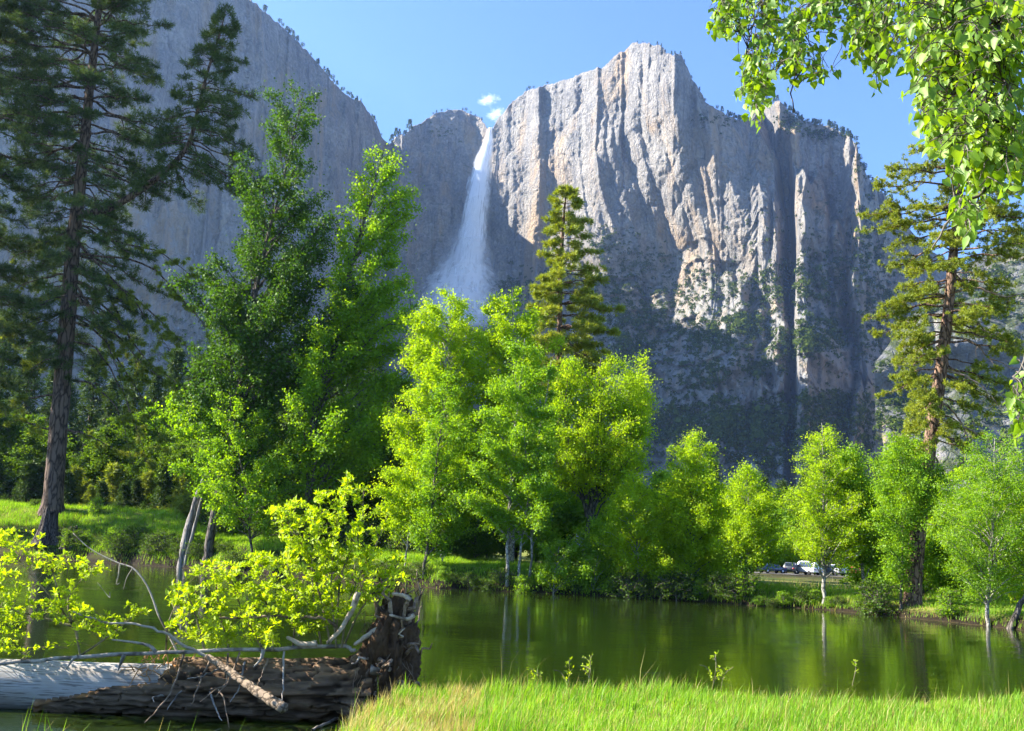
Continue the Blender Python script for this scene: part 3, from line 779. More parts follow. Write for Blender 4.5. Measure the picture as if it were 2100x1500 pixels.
    broadleaf('cottonwood_tree', 'slim dark-stemmed tree leaning right from the water left of the middle', [(862, 1208), (878, 1100), (892, 980), (905, 880), (918, 790)], bank(862, -.2),
              [(1130, 850, 905), (1090, 845, 960), (1060, 850, 1000), (990, 850, 980), (920, 860, 970), (850, 870, 960), (790, 890, 940), (760, 900, 930)], .11, (B_COT, L_MID), 35, n_leaf=9000, leaf=.14, n_prim=50, **A)
    broadleaf('cottonwood_tree', 'thin sapling with leaning stem beside the root plate on the far bank', [(826, 1195), (838, 1100), (850, 1010), (868, 920)], bank(826, 1),
              [(1090, 780, 900), (1050, 770, 900), (980, 780, 910), (920, 820, 910)], .07, (B_ALD, L_BRIGHT), 36, n_leaf=9000, leaf=.14, n_prim=36, stems=[[(905, 1192), (914, 1100), (930, 1000), (935, 930)]], **A)
    broadleaf('willow_shrub', 'small pale shrub with thin stems at the water right of the middle', [(1132, 1222), (1140, 1170), (1150, 1110)], bank(1132, .1),
              [(1205, 1110, 1180), (1150, 1100, 1200), (1100, 1120, 1200)], .05, (B_ALD, L_MID), 37, n_leaf=2600, leaf=.13, n_prim=22, cat='shrub', **A)
    broadleaf('willow_shrub', 'leafy green shrub overhanging the water right of the forked tree', [(1212, 1226), (1222, 1170), (1235, 1090)], bank(1212, .2),
              [(1215, 1180, 1255), (1150, 1170, 1270), (1090, 1190, 1260), (1060, 1205, 1245)], .06, (B_ALD, L_MID), 38, n_leaf=4500, leaf=.14, n_prim=26, cat='shrub', **A)
    # right of the middle
    broadleaf('alder_tree', 'low bright tree with flat sprays left of the parked cars', [(1312, 1228), (1308, 1150), (1300, 1060), (1298, 975)], bank(1312, .8),
              [(1165, 1250, 1370), (1110, 1240, 1375), (1050, 1250, 1360), (1000, 1265, 1340), (968, 1285, 1312)], .09, (B_ALD, L_BRIGHT), 41, n_leaf=12000, leaf=.13, n_prim=60, **A)
    broadleaf('alder_tree', 'pointed bright tree with a feathery tip left of the parked cars', [(1418, 1235), (1416, 1120), (1420, 1000), (1422, 885)], bank(1418, 2),
              [(1190, 1345, 1480), (1130, 1330, 1490), (1060, 1335, 1485), (1000, 1350, 1480), (950, 1370, 1470), (910, 1390, 1455), (884, 1412, 1432)], .12, (B_COT, L_BRIGHT), 42, n_leaf=20000, leaf=.135, n_prim=90, **A)
    broadleaf('alder_tree', 'small yellowish tree with loose twigs just left of the parked cars', [(1528, 1245), (1532, 1150), (1535, 1050), (1532, 955)], bank(1528, 1),
              [(1155, 1492, 1575), (1125, 1470, 1610), (1060, 1480, 1600), (1000, 1490, 1575), (965, 1505, 1560), (952, 1520, 1545)], .09, (B_ALD, L_BRIGHT), 43, n_leaf=11000, leaf=.125, n_prim=55, drop=.3, **A)
    broadleaf('alder_tree', 'slender alder with straight white trunk and airy cone of leaves', [(1689, 1252), (1690, 1150), (1690, 1020), (1689, 940), (1685, 868)], bank(1689, .6),
              [(1140, 1610, 1765), (1080, 1595, 1775), (1010, 1610, 1760), (960, 1625, 1745), (920, 1640, 1725), (890, 1655, 1712), (868, 1675, 1698)], .13, (B_ALD, L_BRIGHT), 44, n_leaf=13500, leaf=.12, n_prim=90, steep=.6, spread=.2, drop=.2, **A)
    broadleaf('cottonwood_tree', 'round-topped green cottonwood between the white alder and the tall right pine', [(1772, 1240), (1765, 1120), (1752, 1010), (1742, 915)], bank(1772, 4),
              [(1150, 1755, 1830), (1100, 1705, 1830), (1030, 1710, 1805), (970, 1712, 1790), (930, 1722, 1765), (912, 1735, 1752)], .1, (B_ALD, L_MID), 45, n_leaf=14000, leaf=.14, n_prim=64, **A)
    broadleaf('cottonwood_tree', 'green cottonwood growing round the foot of the tall right pine', [(1845, 1250), (1850, 1150), (1850, 1000), (1848, 890)], bank(1845, .9),
              [(1205, 1795, 1842), (1150, 1780, 1840), (1095, 1780, 1842), (1060, 1785, 1856), (1025, 1790, 1940), (980, 1790, 1950), (930, 1800, 1920), (890, 1825, 1880)], .08, (B_COT, L_MID), 46, n_leaf=13000, leaf=.13, n_prim=60, **A)
    broadleaf('cottonwood_tree', 'dense green cottonwood with pale stem at the water on the far right', [(2026, 1282), (2028, 1180), (2036, 1080), (2040, 900)], bank(2026, .2),
              [(1235, 1990, 2060), (1200, 1970, 2090), (1160, 1950, 2110), (1120, 1930, 2140), (1060, 1930, 2140), (990, 1950, 2130), (940, 1975, 2110), (890, 2010, 2070)], .11, (B_ALD, L_MID), 47, n_leaf=19000, leaf=.115, n_prim=80, **A)
    broadleaf('cottonwood_tree', 'tree with a dark trunk leaning right, cut by the right edge', [(2066, 1288), (2095, 1235), (2140, 1160), (2190, 1050)], bank(2066, .2),
              [(1150, 2085, 2230), (1090, 2080, 2250), (1020, 2090, 2260), (950, 2120, 2240)], .2, (B_COT, L_MID), 48, n_leaf=9000, leaf=.115, n_prim=46, **A)
    # tall pine on the right
    pine('pine_tree', 'tall sunlit pine with reddish plated trunk on the right bank',
         [([(1869, 1243), (1882, 1100), (1900, 960), (1918, 840), (1932, 740), (1946, 620), (1955, 520), (1966, 420), (1972, 330), (1980, 240), (1990, 120), (1998, 10)],
           [(930, 1850, 1990), (860, 1790, 2040), (790, 1780, 2070), (700, 1785, 2080), (620, 1790, 2090), (540, 1795, 2120), (470, 1800, 2120), (410, 1815, 2100), (340, 1835, 2090), (280, 1870, 2070), (180, 1910, 2060), (60, 1965, 2025), (15, 1985, 2010)], 1.0)],
         bank(1869, 2), .47, (B_PINE, N_LIT), 51, whorl=.46, per_whorl=3, nper=26, needle=.29, nw=.034, tuft_step=.17, sub=1.5, droop=.32, up=.35)
    pine('pine_tree', 'dark green pine rising behind the bright trees right of the waterfall',
         [([(1143, 1120), (1146, 900), (1147, 720), (1150, 560), (1156, 450), (1162, 384)],
           [(800, 1080, 1235), (735, 1072, 1262), (680, 1085, 1258), (620, 1092, 1240), (560, 1100, 1225), (500, 1112, 1215), (450, 1125, 1200), (410, 1140, 1186), (386, 1156, 1168)], 1.0)],
         bank(1143, 45), .46, (B_PINE, N_LIT), 52, whorl=.85, per_whorl=5, nper=20, needle=.42, nw=.07, tuft_step=.40, sub=1.2, droop=.2, up=.4)
    # gnarled, nearly bare limbs low on the right pine
    rng = np.random.default_rng(53); T = Tubes(); rp = [o for o in bpy.data.objects if o.name.startswith('pine_tree') and 'reddish' in o.get('label', '')][0]; YR = bank(1869, 2)
    for l in [((1930, 760), (1975, 770), (2010, 790), (2050, 840)), ((1912, 880), (1950, 900), (1985, 930), (2030, 950)), ((1925, 820), (1960, 850), (1985, 900), (1975, 960)), ((1940, 690), (1990, 700), (2040, 740), (2100, 760)), ((1915, 900), (1880, 930), (1860, 950)), ((1950, 600), (2000, 590), (2060, 610), (2110, 600)),
              ((1905, 920), (1935, 970), (1950, 1020)), ((1945, 650), (2000, 665), (2050, 700), (2080, 720)), ((1920, 860), (1970, 870), (2030, 905), (2080, 900))]:
        dy = rng.uniform(-1.5, 1.0); C = np.array([at(p[0], p[1], YR + dy * k / 3) for k, p in enumerate(l)]); P = smooth_path(C, 14); P[1:] += (rng.random((13, 3)) - .5) * .16
        T.add(P, np.linspace(.085, .015, 14), 6)
        for q in range(9):
            o = sample_path(P, rng.uniform(.3, 1)); sd = nrm(rand_unit(rng, 1)[0] + nrm(P[-1] - P[0]) * .7); sp_ = limb(o, o + sd * rng.uniform(.3, 1.1), rng, 5, -.05, .1); T.add(sp_, np.linspace(.018, .006, 5), 3)
    me = T.mesh('limb', m_twig('pine_limb', (.16, .11, .085), (.36, .27, .21))); me.transform(Matrix.Translation(-rp.location)); link('limb', me, rp)
# ------------------------------------------------------------------ woods, undergrowth, cliff trees
def mesh_conifer(rng, H, Rb, nm_mat, layers=16, card=.55, per=9):
    T = Tubes(); T.add([(0, 0, -.4), (.05, 0, H * .5), (0, .03, H)], [H * .016 + .04, H * .01 + .02, .02], 6)
    P, D = [], []
    for z in np.linspace(.10, .99, layers) * H:
        n = 6; r = Rb * (1 - (z / H)) ** .75 + .12
        ph = rng.random() * 6
        for k in range(n):
            a = ph + k * 6.283 / n + rng.uniform(-.35, .35); e = r * rng.uniform(.65, 1.15)
            tip = np.array([math.cos(a) * e, math.sin(a) * e, z - e * rng.uniform(.1, .45)])
            br = limb((0, 0, z), tip, rng, 4, .06, .04); T.add(br, np.linspace(.03, .008, 4), 3)
            m = max(2, int(e / .28)); pp = sample_path(br, rng.uniform(.2, 1.03, m * 2)); P.append(pp + rng.normal(size=pp.shape) * .13)
            D.append(nrm(tip - np.array([0, 0, z]))[None] + rng.normal(size=(m * 2, 3)) * .6 + np.array([0, 0, .1]))
    P.append(np.array([[0, 0, H]])); D.append(np.array([[0, 0, 1.]]))
    return T.mesh('trunk', B_PINE2), needles_mesh('crown', np.concatenate(P), np.concatenate(D), rng, per, card, .07, nm_mat)
def mesh_broad(rng, H, Rb, lm, n=7000, leaf=.2, low=.15, bark=None, stems=1, spread=.3):
    T = Tubes(); tw = []
    for s_ in range(stems):
        dx = rng.normal(size=2) * (.25 * Rb if stems > 1 else .02)
        P = smooth_path([(dx[0] * .2, dx[1] * .2, -.3), (dx[0] * .5, dx[1] * .5, H * .4), (dx[0], dx[1], H * (.92 if stems == 1 else rng.uniform(.7, .97)))], 10)
        T.add(P, np.linspace(H * .014 + .02, .015, 10), 6)
        npri = int(38 / stems) + 4
        for k in range(npri):
            f = rng.uniform(low, 1.0); z = f * H; a = k * 2.4 + rng.random()
            e = Rb * math.sqrt(max(.05, 1 - ((f - .45) / .6) ** 2)) * rng.uniform(.55, 1.12)
            i = int(np.argmin(np.abs(P[:, 2] - max(z - .5 * e, .08 * H))))
            tip = np.array([P[i, 0] + math.cos(a) * e, P[i, 1] + math.sin(a) * e, z])
            br = limb(P[i], tip, rng, 5, .1, .05); T.add(br, np.linspace(.02 + .008 * e, .01, 5), 4)
            for q in range(5):
                o = sample_path(br, rng.uniform(.35, 1)); en = o + rand_unit(rng, 1)[0] * e * .35 + np.array([0, 0, .05])
                tw.append(np.linspace(o, en, 6)); T.add(np.array([o, en]), [.012, .006], 3)
    tw = np.concatenate(tw); idx = rng.integers(0, len(tw), n)
    Pl = tw[idx] + rng.normal(size=(n, 3)) * spread * np.array([1, 1, .7]); Pl[:, 2] = np.maximum(Pl[:, 2], .05)
    return T.mesh('trunk', bark or B_COT), leaves_mesh('crown', Pl, rand_unit(rng, n) + [0, 0, -.3], rand_unit(rng, n) + [0, 0, .5], leaf * rng.uniform(.7, 1.3, n), leaf * .75, lm)
def proto(name, meshes, label, cat, group):
    r = thing(name, label, cat, (0, 0, 0), group)
    for n_, me in zip(('trunk', 'crown'), meshes): link(n_, me, r)
    return r
class Grove:
    """First placing moves the prototype, later ones copy it."""
    def __init__(s, protos): s.p = protos; s.used = [False] * len(protos)
    def put(s, i, px, Y, top, rng, fat=1.0, label=None, group=None, H0=10.0, sink=.1):
        i %= len(s.p); r = s.p[i]
        if s.used[i]: r = copy_tree(r)
        s.used[i] = True
        x = at(px, 1100, Y)[0]; g = gz(x, Y); h = max(.4, at(px, top, Y)[2] - g)
        r.location = (x, Y, g - sink); k = h / H0
        r.scale = (k * fat, k * fat, k); r.rotation_euler = (0, 0, rng.random() * 6.28)
        if label: r['label'] = label
        if group: r['group'] = group
        return r
if on('woods'):
    rng = np.random.default_rng(77)
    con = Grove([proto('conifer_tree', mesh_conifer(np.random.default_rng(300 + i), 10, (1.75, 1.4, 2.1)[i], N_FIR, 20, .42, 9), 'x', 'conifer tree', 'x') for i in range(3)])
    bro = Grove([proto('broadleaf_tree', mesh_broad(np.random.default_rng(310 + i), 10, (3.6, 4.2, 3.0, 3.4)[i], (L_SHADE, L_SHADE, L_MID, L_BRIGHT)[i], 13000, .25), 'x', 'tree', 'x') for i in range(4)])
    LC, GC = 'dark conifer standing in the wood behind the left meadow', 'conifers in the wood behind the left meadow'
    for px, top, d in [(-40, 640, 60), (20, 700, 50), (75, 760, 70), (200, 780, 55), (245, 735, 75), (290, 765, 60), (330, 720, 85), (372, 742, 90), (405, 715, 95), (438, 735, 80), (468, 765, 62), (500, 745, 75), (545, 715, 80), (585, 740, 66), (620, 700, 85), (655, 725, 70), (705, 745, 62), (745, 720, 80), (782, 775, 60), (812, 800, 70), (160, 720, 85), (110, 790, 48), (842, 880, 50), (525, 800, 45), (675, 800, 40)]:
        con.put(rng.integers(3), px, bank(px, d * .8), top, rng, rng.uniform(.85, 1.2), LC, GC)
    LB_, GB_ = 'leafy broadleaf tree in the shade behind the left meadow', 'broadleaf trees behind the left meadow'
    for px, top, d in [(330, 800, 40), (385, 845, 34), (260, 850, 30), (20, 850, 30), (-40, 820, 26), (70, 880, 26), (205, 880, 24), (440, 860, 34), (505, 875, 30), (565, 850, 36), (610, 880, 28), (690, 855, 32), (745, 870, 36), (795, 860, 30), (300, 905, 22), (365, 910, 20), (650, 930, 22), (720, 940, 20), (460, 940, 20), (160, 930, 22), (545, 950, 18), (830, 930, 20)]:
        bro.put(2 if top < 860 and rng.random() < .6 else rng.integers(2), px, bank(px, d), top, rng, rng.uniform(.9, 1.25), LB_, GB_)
    LM_, GM_ = 'shaded broadleaf tree behind the bright riverside trees', 'broadleaf trees behind the bright riverside trees'
    for px, top, d in [(880, 900, 28), (940, 930, 26), (1000, 920, 30), (1060, 930, 28), (1115, 950, 26), (1170, 940, 32), (1235, 950, 26), (1290, 985, 30), (1345, 965, 34), (1395, 1000, 30), (850, 980, 16), (975, 1010, 18), (1100, 1030, 16), (1260, 1040, 16), (1335, 1050, 18), (1390, 1070, 14)]:
        bro.put(rng.integers(3), px, bank(px, d), top, rng, rng.uniform(.9, 1.2), LM_, GM_)
    LR_, GR_ = 'green tree in the line behind the parked cars', 'trees behind the parked cars'
    for px in range(1290, 2140, 26):
        bro.put((2, 3, 2, 0)[rng.integers(4)], px + rng.uniform(-8, 8), rng.uniform(182, 215), rng.uniform(1000, 1075), rng, rng.uniform(1.0, 1.35), LR_, GR_)
    LM_, GM_ = 'bright leafy tree filling the gaps behind the right-hand riverside trees', 'trees filling the gaps on the right bank'
    for px, top, d in [(1345, 1010, 9), (1375, 985, 12), (1462, 1000, 11), (1490, 1025, 7), (1822, 985, 12), (1890, 1000, 14), (1925, 975, 18), (1965, 1010, 10), (1995, 960, 20), (2075, 980, 16), (2110, 1000, 9), (1790, 1030, 9), (1325, 1060, 6), (1480, 1075, 5)]:
        bro.put((2, 3)[rng.integers(2)], px, bank(px, d), top, rng, rng.uniform(.8, 1.1), LM_, GM_)
    LQ_, GQ_ = 'dark conifer in the line behind the parked cars', 'conifers behind the parked cars'
    for px in (1270, 1325, 1372, 1462, 1505, 1560, 1612, 1650, 1722, 1782, 1812, 1880, 1925, 1990, 2040, 2085):
        con.put(rng.integers(3), px + rng.uniform(-8, 8), rng.uniform(205, 250), rng.uniform(940, 1030), rng, rng.uniform(1.0, 1.4), LQ_, GQ_)
    # undergrowth along the left meadow: young pines and shrubs
    yp = Grove([proto('young_pine', mesh_conifer(np.random.default_rng(330 + i), 3, (1.15, 1.4)[i], N_LIT if i else N_FIR, 9, .34, 14), 'x', 'young pine', 'x') for i in range(2)])
    for px in range(120, 440, 21):
        yp.put(rng.integers(2), px + rng.uniform(-8, 8), bank(px, rng.uniform(13, 19)), rng.uniform(955, 1005), rng, rng.uniform(.9, 1.25), 'bushy young pine on the sunlit grass right of the huge pine', 'young pines behind the left meadow', 3.0)
    for px in (-30, 10, 45, 75):
        yp.put(rng.integers(2), px, bank(px, rng.uniform(12, 16)), rng.uniform(930, 990), rng, 1.2, 'bushy young pine left of the huge pine trunk', 'young pines left of the huge pine', 3.0)
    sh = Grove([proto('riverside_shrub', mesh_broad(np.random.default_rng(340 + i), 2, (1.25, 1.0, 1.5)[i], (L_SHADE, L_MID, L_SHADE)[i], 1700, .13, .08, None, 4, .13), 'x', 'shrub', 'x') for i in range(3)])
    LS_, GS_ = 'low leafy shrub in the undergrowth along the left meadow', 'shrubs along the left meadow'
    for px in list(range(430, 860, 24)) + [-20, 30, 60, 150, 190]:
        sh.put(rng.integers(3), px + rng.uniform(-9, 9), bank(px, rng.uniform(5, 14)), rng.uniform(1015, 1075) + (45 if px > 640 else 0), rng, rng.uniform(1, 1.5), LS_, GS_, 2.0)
    LS_, GS_ = 'leafy shrub overhanging the water on the far bank', 'shrubs on the far waterline'
    for px in list(range(140, 430, 17)) + list(range(470, 800, 28)) + list(range(800, 1300, 34)) + [q for q in range(1300, 2090, 28) if not (1805 < q < 1925 or q > 1960)]:
        Y = bank(px, rng.uniform(-.2, .8)); hgt = rng.uniform(1.0, 2.0) if px < 430 else rng.uniform(.5, 1.1) if px < 1300 else rng.uniform(.45, .85) if 1530 < px < 1800 else rng.uniform(1.0, 2.2)
        x = at(px, 1100, Y)[0]; top = 1113 + (px - 1050) * .0402 + (EYE - hgt - max(gz(x, Y), 0)) * 2100 / Y
        sh.put(rng.integers(3), px + rng.uniform(-12, 12), Y, top, rng, rng.uniform(.9, 1.4), LS_, GS_, 2.0)

# ---- shrubs clinging to the cliffs
L_CLIFF = leaf_mat('cliff_foliage', [(0, (.015, .028, .006)), (.5, (.045, .07, .012)), (1, (.125, .155, .025))], (1.2, 1.2, .6), .2, .0, .6)
def shrub_mass(name, pts, rads, mat, rng, per=30):
    n = len(pts)
    P = np.repeat(pts, per, 0); r = np.repeat(rads, per)[:, None]
    u = rand_unit(rng, n * per); u[:, 2] = np.abs(u[:, 2]) * 1.1 - .25; u[:, 1] -= .15
    C = P + u * r * rng.uniform(.6, 1.05, (n * per, 1)) * np.array([1, 1, .95])
    N = nrm(u + rand_unit(rng, n * per) * .6); D = np.cross(N, rand_unit(rng, n * per))
    s = rads.repeat(per) * rng.uniform(.35, .75, n * per)
    return mesh_obj_leaves(name, C, D, N, s, mat)
def mesh_obj_leaves(name, C, D, N, s, mat):
    return kind(link(name, leaves_mesh(name, C, D, N, s, s * .9, mat)), 'stuff')
if on('cliffveg'):
    rng = np.random.default_rng(400)
    BL = [(1640, 590, 72, 42, 230, 1), (1690, 690, 72, 34, 150, 1.1), (1645, 705, 45, 28, 90, 1.2), (1530, 668, 58, 26, 140, 1.1), (1508, 592, 66, 30, 70, .8), (1430, 565, 70, 40, 60, .7), (1250, 498, 60, 26, 90, .8), (1310, 540, 80, 28, 100, .8), (1420, 600, 70, 30, 60, .8),
          (1300, 660, 75, 20, 130, 1), (1302, 722, 52, 34, 140, 1.1), (1420, 682, 60, 26, 90, 1), (1440, 768, 48, 34, 90, 1), (1550, 745, 50, 24, 60, 1), (1385, 872, 130, 34, 330, 1.25), (1545, 872, 110, 42, 300, 1.25), (1690, 835, 85, 30, 170, 1.2), (1760, 890, 70, 50, 120, 1.2), (1255, 600, 90, 34, 130, .9),
          (1350, 620, 80, 30, 80, .9), (1490, 700, 70, 30, 80, 1), (1785, 520, 34, 90, 130, .9), (1800, 640, 40, 90, 120, 1), (1720, 545, 40, 80, 70, .9), (1640, 490, 40, 60, 40, .7), (1580, 600, 30, 70, 60, .9), (1560, 480, 60, 60, 30, .7), (1060, 600, 60, 26, 90, 1), (1010, 650, 60, 40, 80, 1), (1130, 570, 60, 30, 60, .9),
          (1690, 275, 60, 14, 70, .8), (1620, 250, 40, 18, 50, .8), (1760, 340, 20, 40, 25, .7), (1460, 250, 40, 20, 20, .7), (1200, 700, 60, 50, 60, 1), (1470, 930, 220, 40, 160, 1.2), (1630, 920, 120, 50, 120, 1.2), (1350, 800, 60, 40, 40, .9),
          (905, 268, 34, 16, 22, .6), (700, 640, 120, 60, 70, .9), (420, 700, 200, 90, 160, 1), (620, 600, 110, 60, 40, .8), (520, 780, 260, 60, 160, 1.1)]
    pts, rad = [], []
    for cx, cy_, rx, ry, n, sc in BL:
        for _ in range(int(n * 1.4)):
            v = rng.normal(size=2) * .6
            p, i, j = cliff_point(cx + v[0] * rx, cy_ + v[1] * ry)
            pts.append(p + [0, -1.0, .5]); rad.append(rng.gamma(5, .2) * 4.6 * sc)
    for _ in range(900):
        p, i, j = cliff_point(rng.uniform(1180, 1860), rng.uniform(560, 1000)); pts.append(p + [0, -.5, .3]); rad.append(rng.gamma(4, .25) * 2.2)
    shrub_mass('cliff_shrubbery', np.array(pts), np.array(rad), L_CLIFF, rng)
    pts, rad = [], []
    for _ in range(1500):
        i = rng.integers(2, HX.shape[0] - 12); j = rng.integers(0, HX.shape[1])
        if 205 < HZ[i, j] < 300 and rng.random() < .8: continue
        pts.append((HX[i, j], HY[i, j] - 1, HZ[i, j] + 1.5)); rad.append(rng.gamma(6, 1 / 6) * 5.0)
    shrub_mass('hillside_woods', np.array(pts), np.array(rad), L_CLIFF, rng)
    # single trees along the rim
    tp = []
    for i in range(3):
        r_ = np.random.default_rng(420 + i)
        T = Tubes(); T.add([(0, 0, -1), (0, 0, 5), (.1, 0, 10)], [.25, .15, .04], 5)
        zz = r_.uniform(1.6, 10, 170) if i < 2 else r_.uniform(4, 10, 130)
        w = (1.9, 2.5, 3.0)[i] * (np.clip((10.3 - zz) / 8.7, .04, 1) ** .8 if i < 2 else np.sqrt(np.clip(1 - ((zz - 7) / 3.2) ** 2, .05, 1)))
        a = r_.random(len(zz)) * 6.28; rr = w * r_.uniform(.2, 1, len(zz))
        C = np.stack([np.cos(a) * rr, np.sin(a) * rr, zz], -1); D = np.stack([np.cos(a), np.sin(a), -.3 + 0 * a], -1)
        tp.append(proto('rim_tree', (T.mesh('trunk', B_PINE2), leaves_mesh('crown', C, D, rand_unit(r_, len(zz)) + [0, 0, 1], 1.5, 1.1, N_FIR)), 'x', 'conifer tree', 'x'))
    used = [0, 0, 0]
    def rim(px, h, i, label, group, back=0):
        j = int(np.argmin(np.abs(PXS_ - px)))
        r = tp[i] if not used[i] else copy_tree(tp[i]); used[i] = 1
        r.location = (CX[NR - 1 + back, j], CY_[NR - 1 + back, j], CZ[NR - 1 + back, j] - .6); k = h / 10
        r.scale = (k, k, k); r.rotation_euler = (0, 0, rng.random() * 6.28); r['label'] = label; r['group'] = group
    for px, h in ((793, 22), (801, 25), (808, 16), (818, 15), (829, 31), (822, 11)):
        rim(px, h, int(rng.integers(0, 2)), 'dark tall conifer in the notch left of the falls', 'conifers in the notch left of the falls')
    for px, h in ((876, 7), (884, 9), (893, 8), (938, 8), (945, 12), (955, 8), (978, 9), (999, 14), (965, 6), (905, 6)):
        rim(px, h, int(rng.integers(0, 3)), 'small tree on the rounded knob just left of the falls', 'trees on the knob left of the falls')
    for px in list(rng.uniform(500, 775, 42)):
        rim(px, rng.uniform(6, 15), int(rng.integers(0, 3)), 'small tree on the sloping rim of the left cliff', 'trees on the rim of the left cliff')
    for px, h in ((1070, 9), (1076, 11), (1084, 8), (1112, 8), (1300, 5), (1312, 4), (1342, 8), (1350, 7), (1360, 6), (1372, 9), (1380, 7), (1392, 8), (1400, 6), (1415, 7), (1432, 9), (1444, 8)):
        rim(px, h, int(rng.integers(0, 3)), 'small tree on the top of the highest sunlit peak', 'trees on the highest peak')
    for px in list(rng.uniform(1462, 1535, 14)) + list(rng.uniform(1560, 1840, 62)):
        rim(px, rng.uniform(7, 16), int(rng.integers(0, 3)), 'small tree on the rim of the right-hand cliff', 'trees on the rim of the right cliff')

# ---- the waterfall
def m_fall(name, dens, streak, edge=1.0):
    t = NT(name)
    uv = t.n('ShaderNodeUVMap'); sp_ = t.n('ShaderNodeSeparateXYZ'); t.l(uv.outputs[0], sp_.inputs[0])
    mp = t.n('ShaderNodeMapping'); mp.inputs['Scale'].default_value = (streak, 3.2, 1); t.l(uv.outputs[0], mp.inputs[0])
    n1 = t.noise(mp.outputs[0], 2.6, 6, .62, .5)
    mp2 = t.n('ShaderNodeMapping'); mp2.inputs['Scale'].default_value = (3, 9, 1); t.l(uv.outputs[0], mp2.inputs[0])
    n2 = t.noise(mp2.outputs[0], 1.6, 6, .65, 1.0)
    u = t.math('ABSOLUTE', t.math('SUBTRACT', t.math('MULTIPLY', sp_.outputs[0], 2.0), 1.0))
    u = t.math('ADD', u, t.math('MULTIPLY', t.math('SUBTRACT', n2, .5), .9))
    e = t.mr(u, 1.0, .4, 0, 1)
    a = t.math('MULTIPLY', e, t.mr(n1, .34, .52, .35, 1.0))
    a = t.math('MULTIPLY', t.math('MULTIPLY', a, t.ramp(sp_.outputs[1], dens)), 1.8)
    a = t.math('MINIMUM', a, 1.0)
    d = t.n('ShaderNodeBsdfDiffuse'); d.inputs[0].default_value = (.95, .96, .97, 1)
    tr = t.n('ShaderNodeBsdfTranslucent'); tr.inputs[0].default_value = (.95, .96, .97, 1)
    m = t.n('ShaderNodeMixShader'); m.inputs[0].default_value = .4; t.l(d.outputs[0], m.inputs[1]); t.l(tr.outputs[0], m.inputs[2])
    tp_ = t.n('ShaderNodeBsdfTransparent'); mm = t.n('ShaderNodeMixShader'); t.l(a, mm.inputs[0]); t.l(tp_.outputs[0], mm.inputs[1]); t.l(m.outputs[0], mm.inputs[2])
    return t.surf(mm.outputs[0])
def fall_sheet(ctrl, off, bulge, mat, name, parent, nv=170, nu=25, wid=1.0):
    c = np.array(ctrl, float); s = np.linspace(0, 1, nv)
    py = np.interp(s, np.linspace(0, 1, len(c)), c[:, 1]); px = np.interp(py, c[:, 1], c[:, 0]); w = np.interp(py, c[:, 1], c[:, 2]) * wid
    u = np.linspace(-1, 1, nu)
    Ys = np.array([min(cliff_point(x + q * ww * .5, y)[0][1] for q in (-.8, 0, .8)) for x, y, ww in zip(px, py, w)])
    k = np.ones(15) / 15; Ys = np.convolve(np.pad(Ys, 7, 'edge'), k, 'valid')
    Ys = np.minimum.accumulate(Ys) - off * (.25 + s)
    V, UV = [], []
    for i in range(nv):
        p = at(px[i] + u * w[i] * .5, np.full(nu, py[i]), Ys[i])
        f = p * 1; f[:, 1] -= bulge * (1 - u ** 2) * (w[i] / 40)
        V.append(f); UV.append(np.stack([(u + 1) / 2, np.full(nu, s[i])], -1))
    return link(name, mesh_np(name, np.concatenate(V), grid_faces(nv, nu), mat, True, uv=np.concatenate(UV)), parent)
if on('fall'):
    CT = [(1006, 262, 7), (1002, 290, 16), (993, 325, 27), (984, 370, 34), (976, 420, 38), (969, 480, 42), (962, 540, 48), (955, 600, 56), (948, 670, 66)]
    wf = thing('waterfall', 'tall white waterfall dropping down the shaded grey cliff', 'waterfall', tuple(at(948, 660, 2150)))
    wf.location = (0, 0, 0)
    M1 = m_fall('falling_water', [(0, .95), (.25, 1.0), (.6, .95), (.85, .7), (.96, .3), (1, 0)], 26)
    M2 = m_fall('falling_spray', [(0, .3), (.15, .7), (.5, .8), (.94, .7), (1, 0)], 12)
    M3 = m_fall('fall_mist', [(0, 0.0), (.35, .14), (.6, .5), (.9, .42), (1, 0)], 5)
    fall_sheet(CT, 14, 6, M1, 'water_column', wf, wid=1.0)
    fall_sheet(CT, 16, 7, M1, 'water_column', wf, wid=.85)
    fall_sheet([(976, 420, 40), (966, 500, 52), (957, 590, 72), (950, 670, 92)], 30, 8, M1, 'water_column', wf)
    fall_sheet(CT, 22, 9, M1, 'water_column', wf, wid=.7)
    fall_sheet(CT, 18, 8, M2, 'spray', wf, wid=1.5)
    fall_sheet([(985, 380, 40), (968, 460, 80), (952, 540, 130), (940, 600, 190), (930, 690, 250)], 34, 10, M3, 'mist', wf)
    fall_sheet([(975, 440, 40), (950, 540, 100), (935, 620, 180), (925, 690, 260)], 48, 12, M3, 'mist', wf)

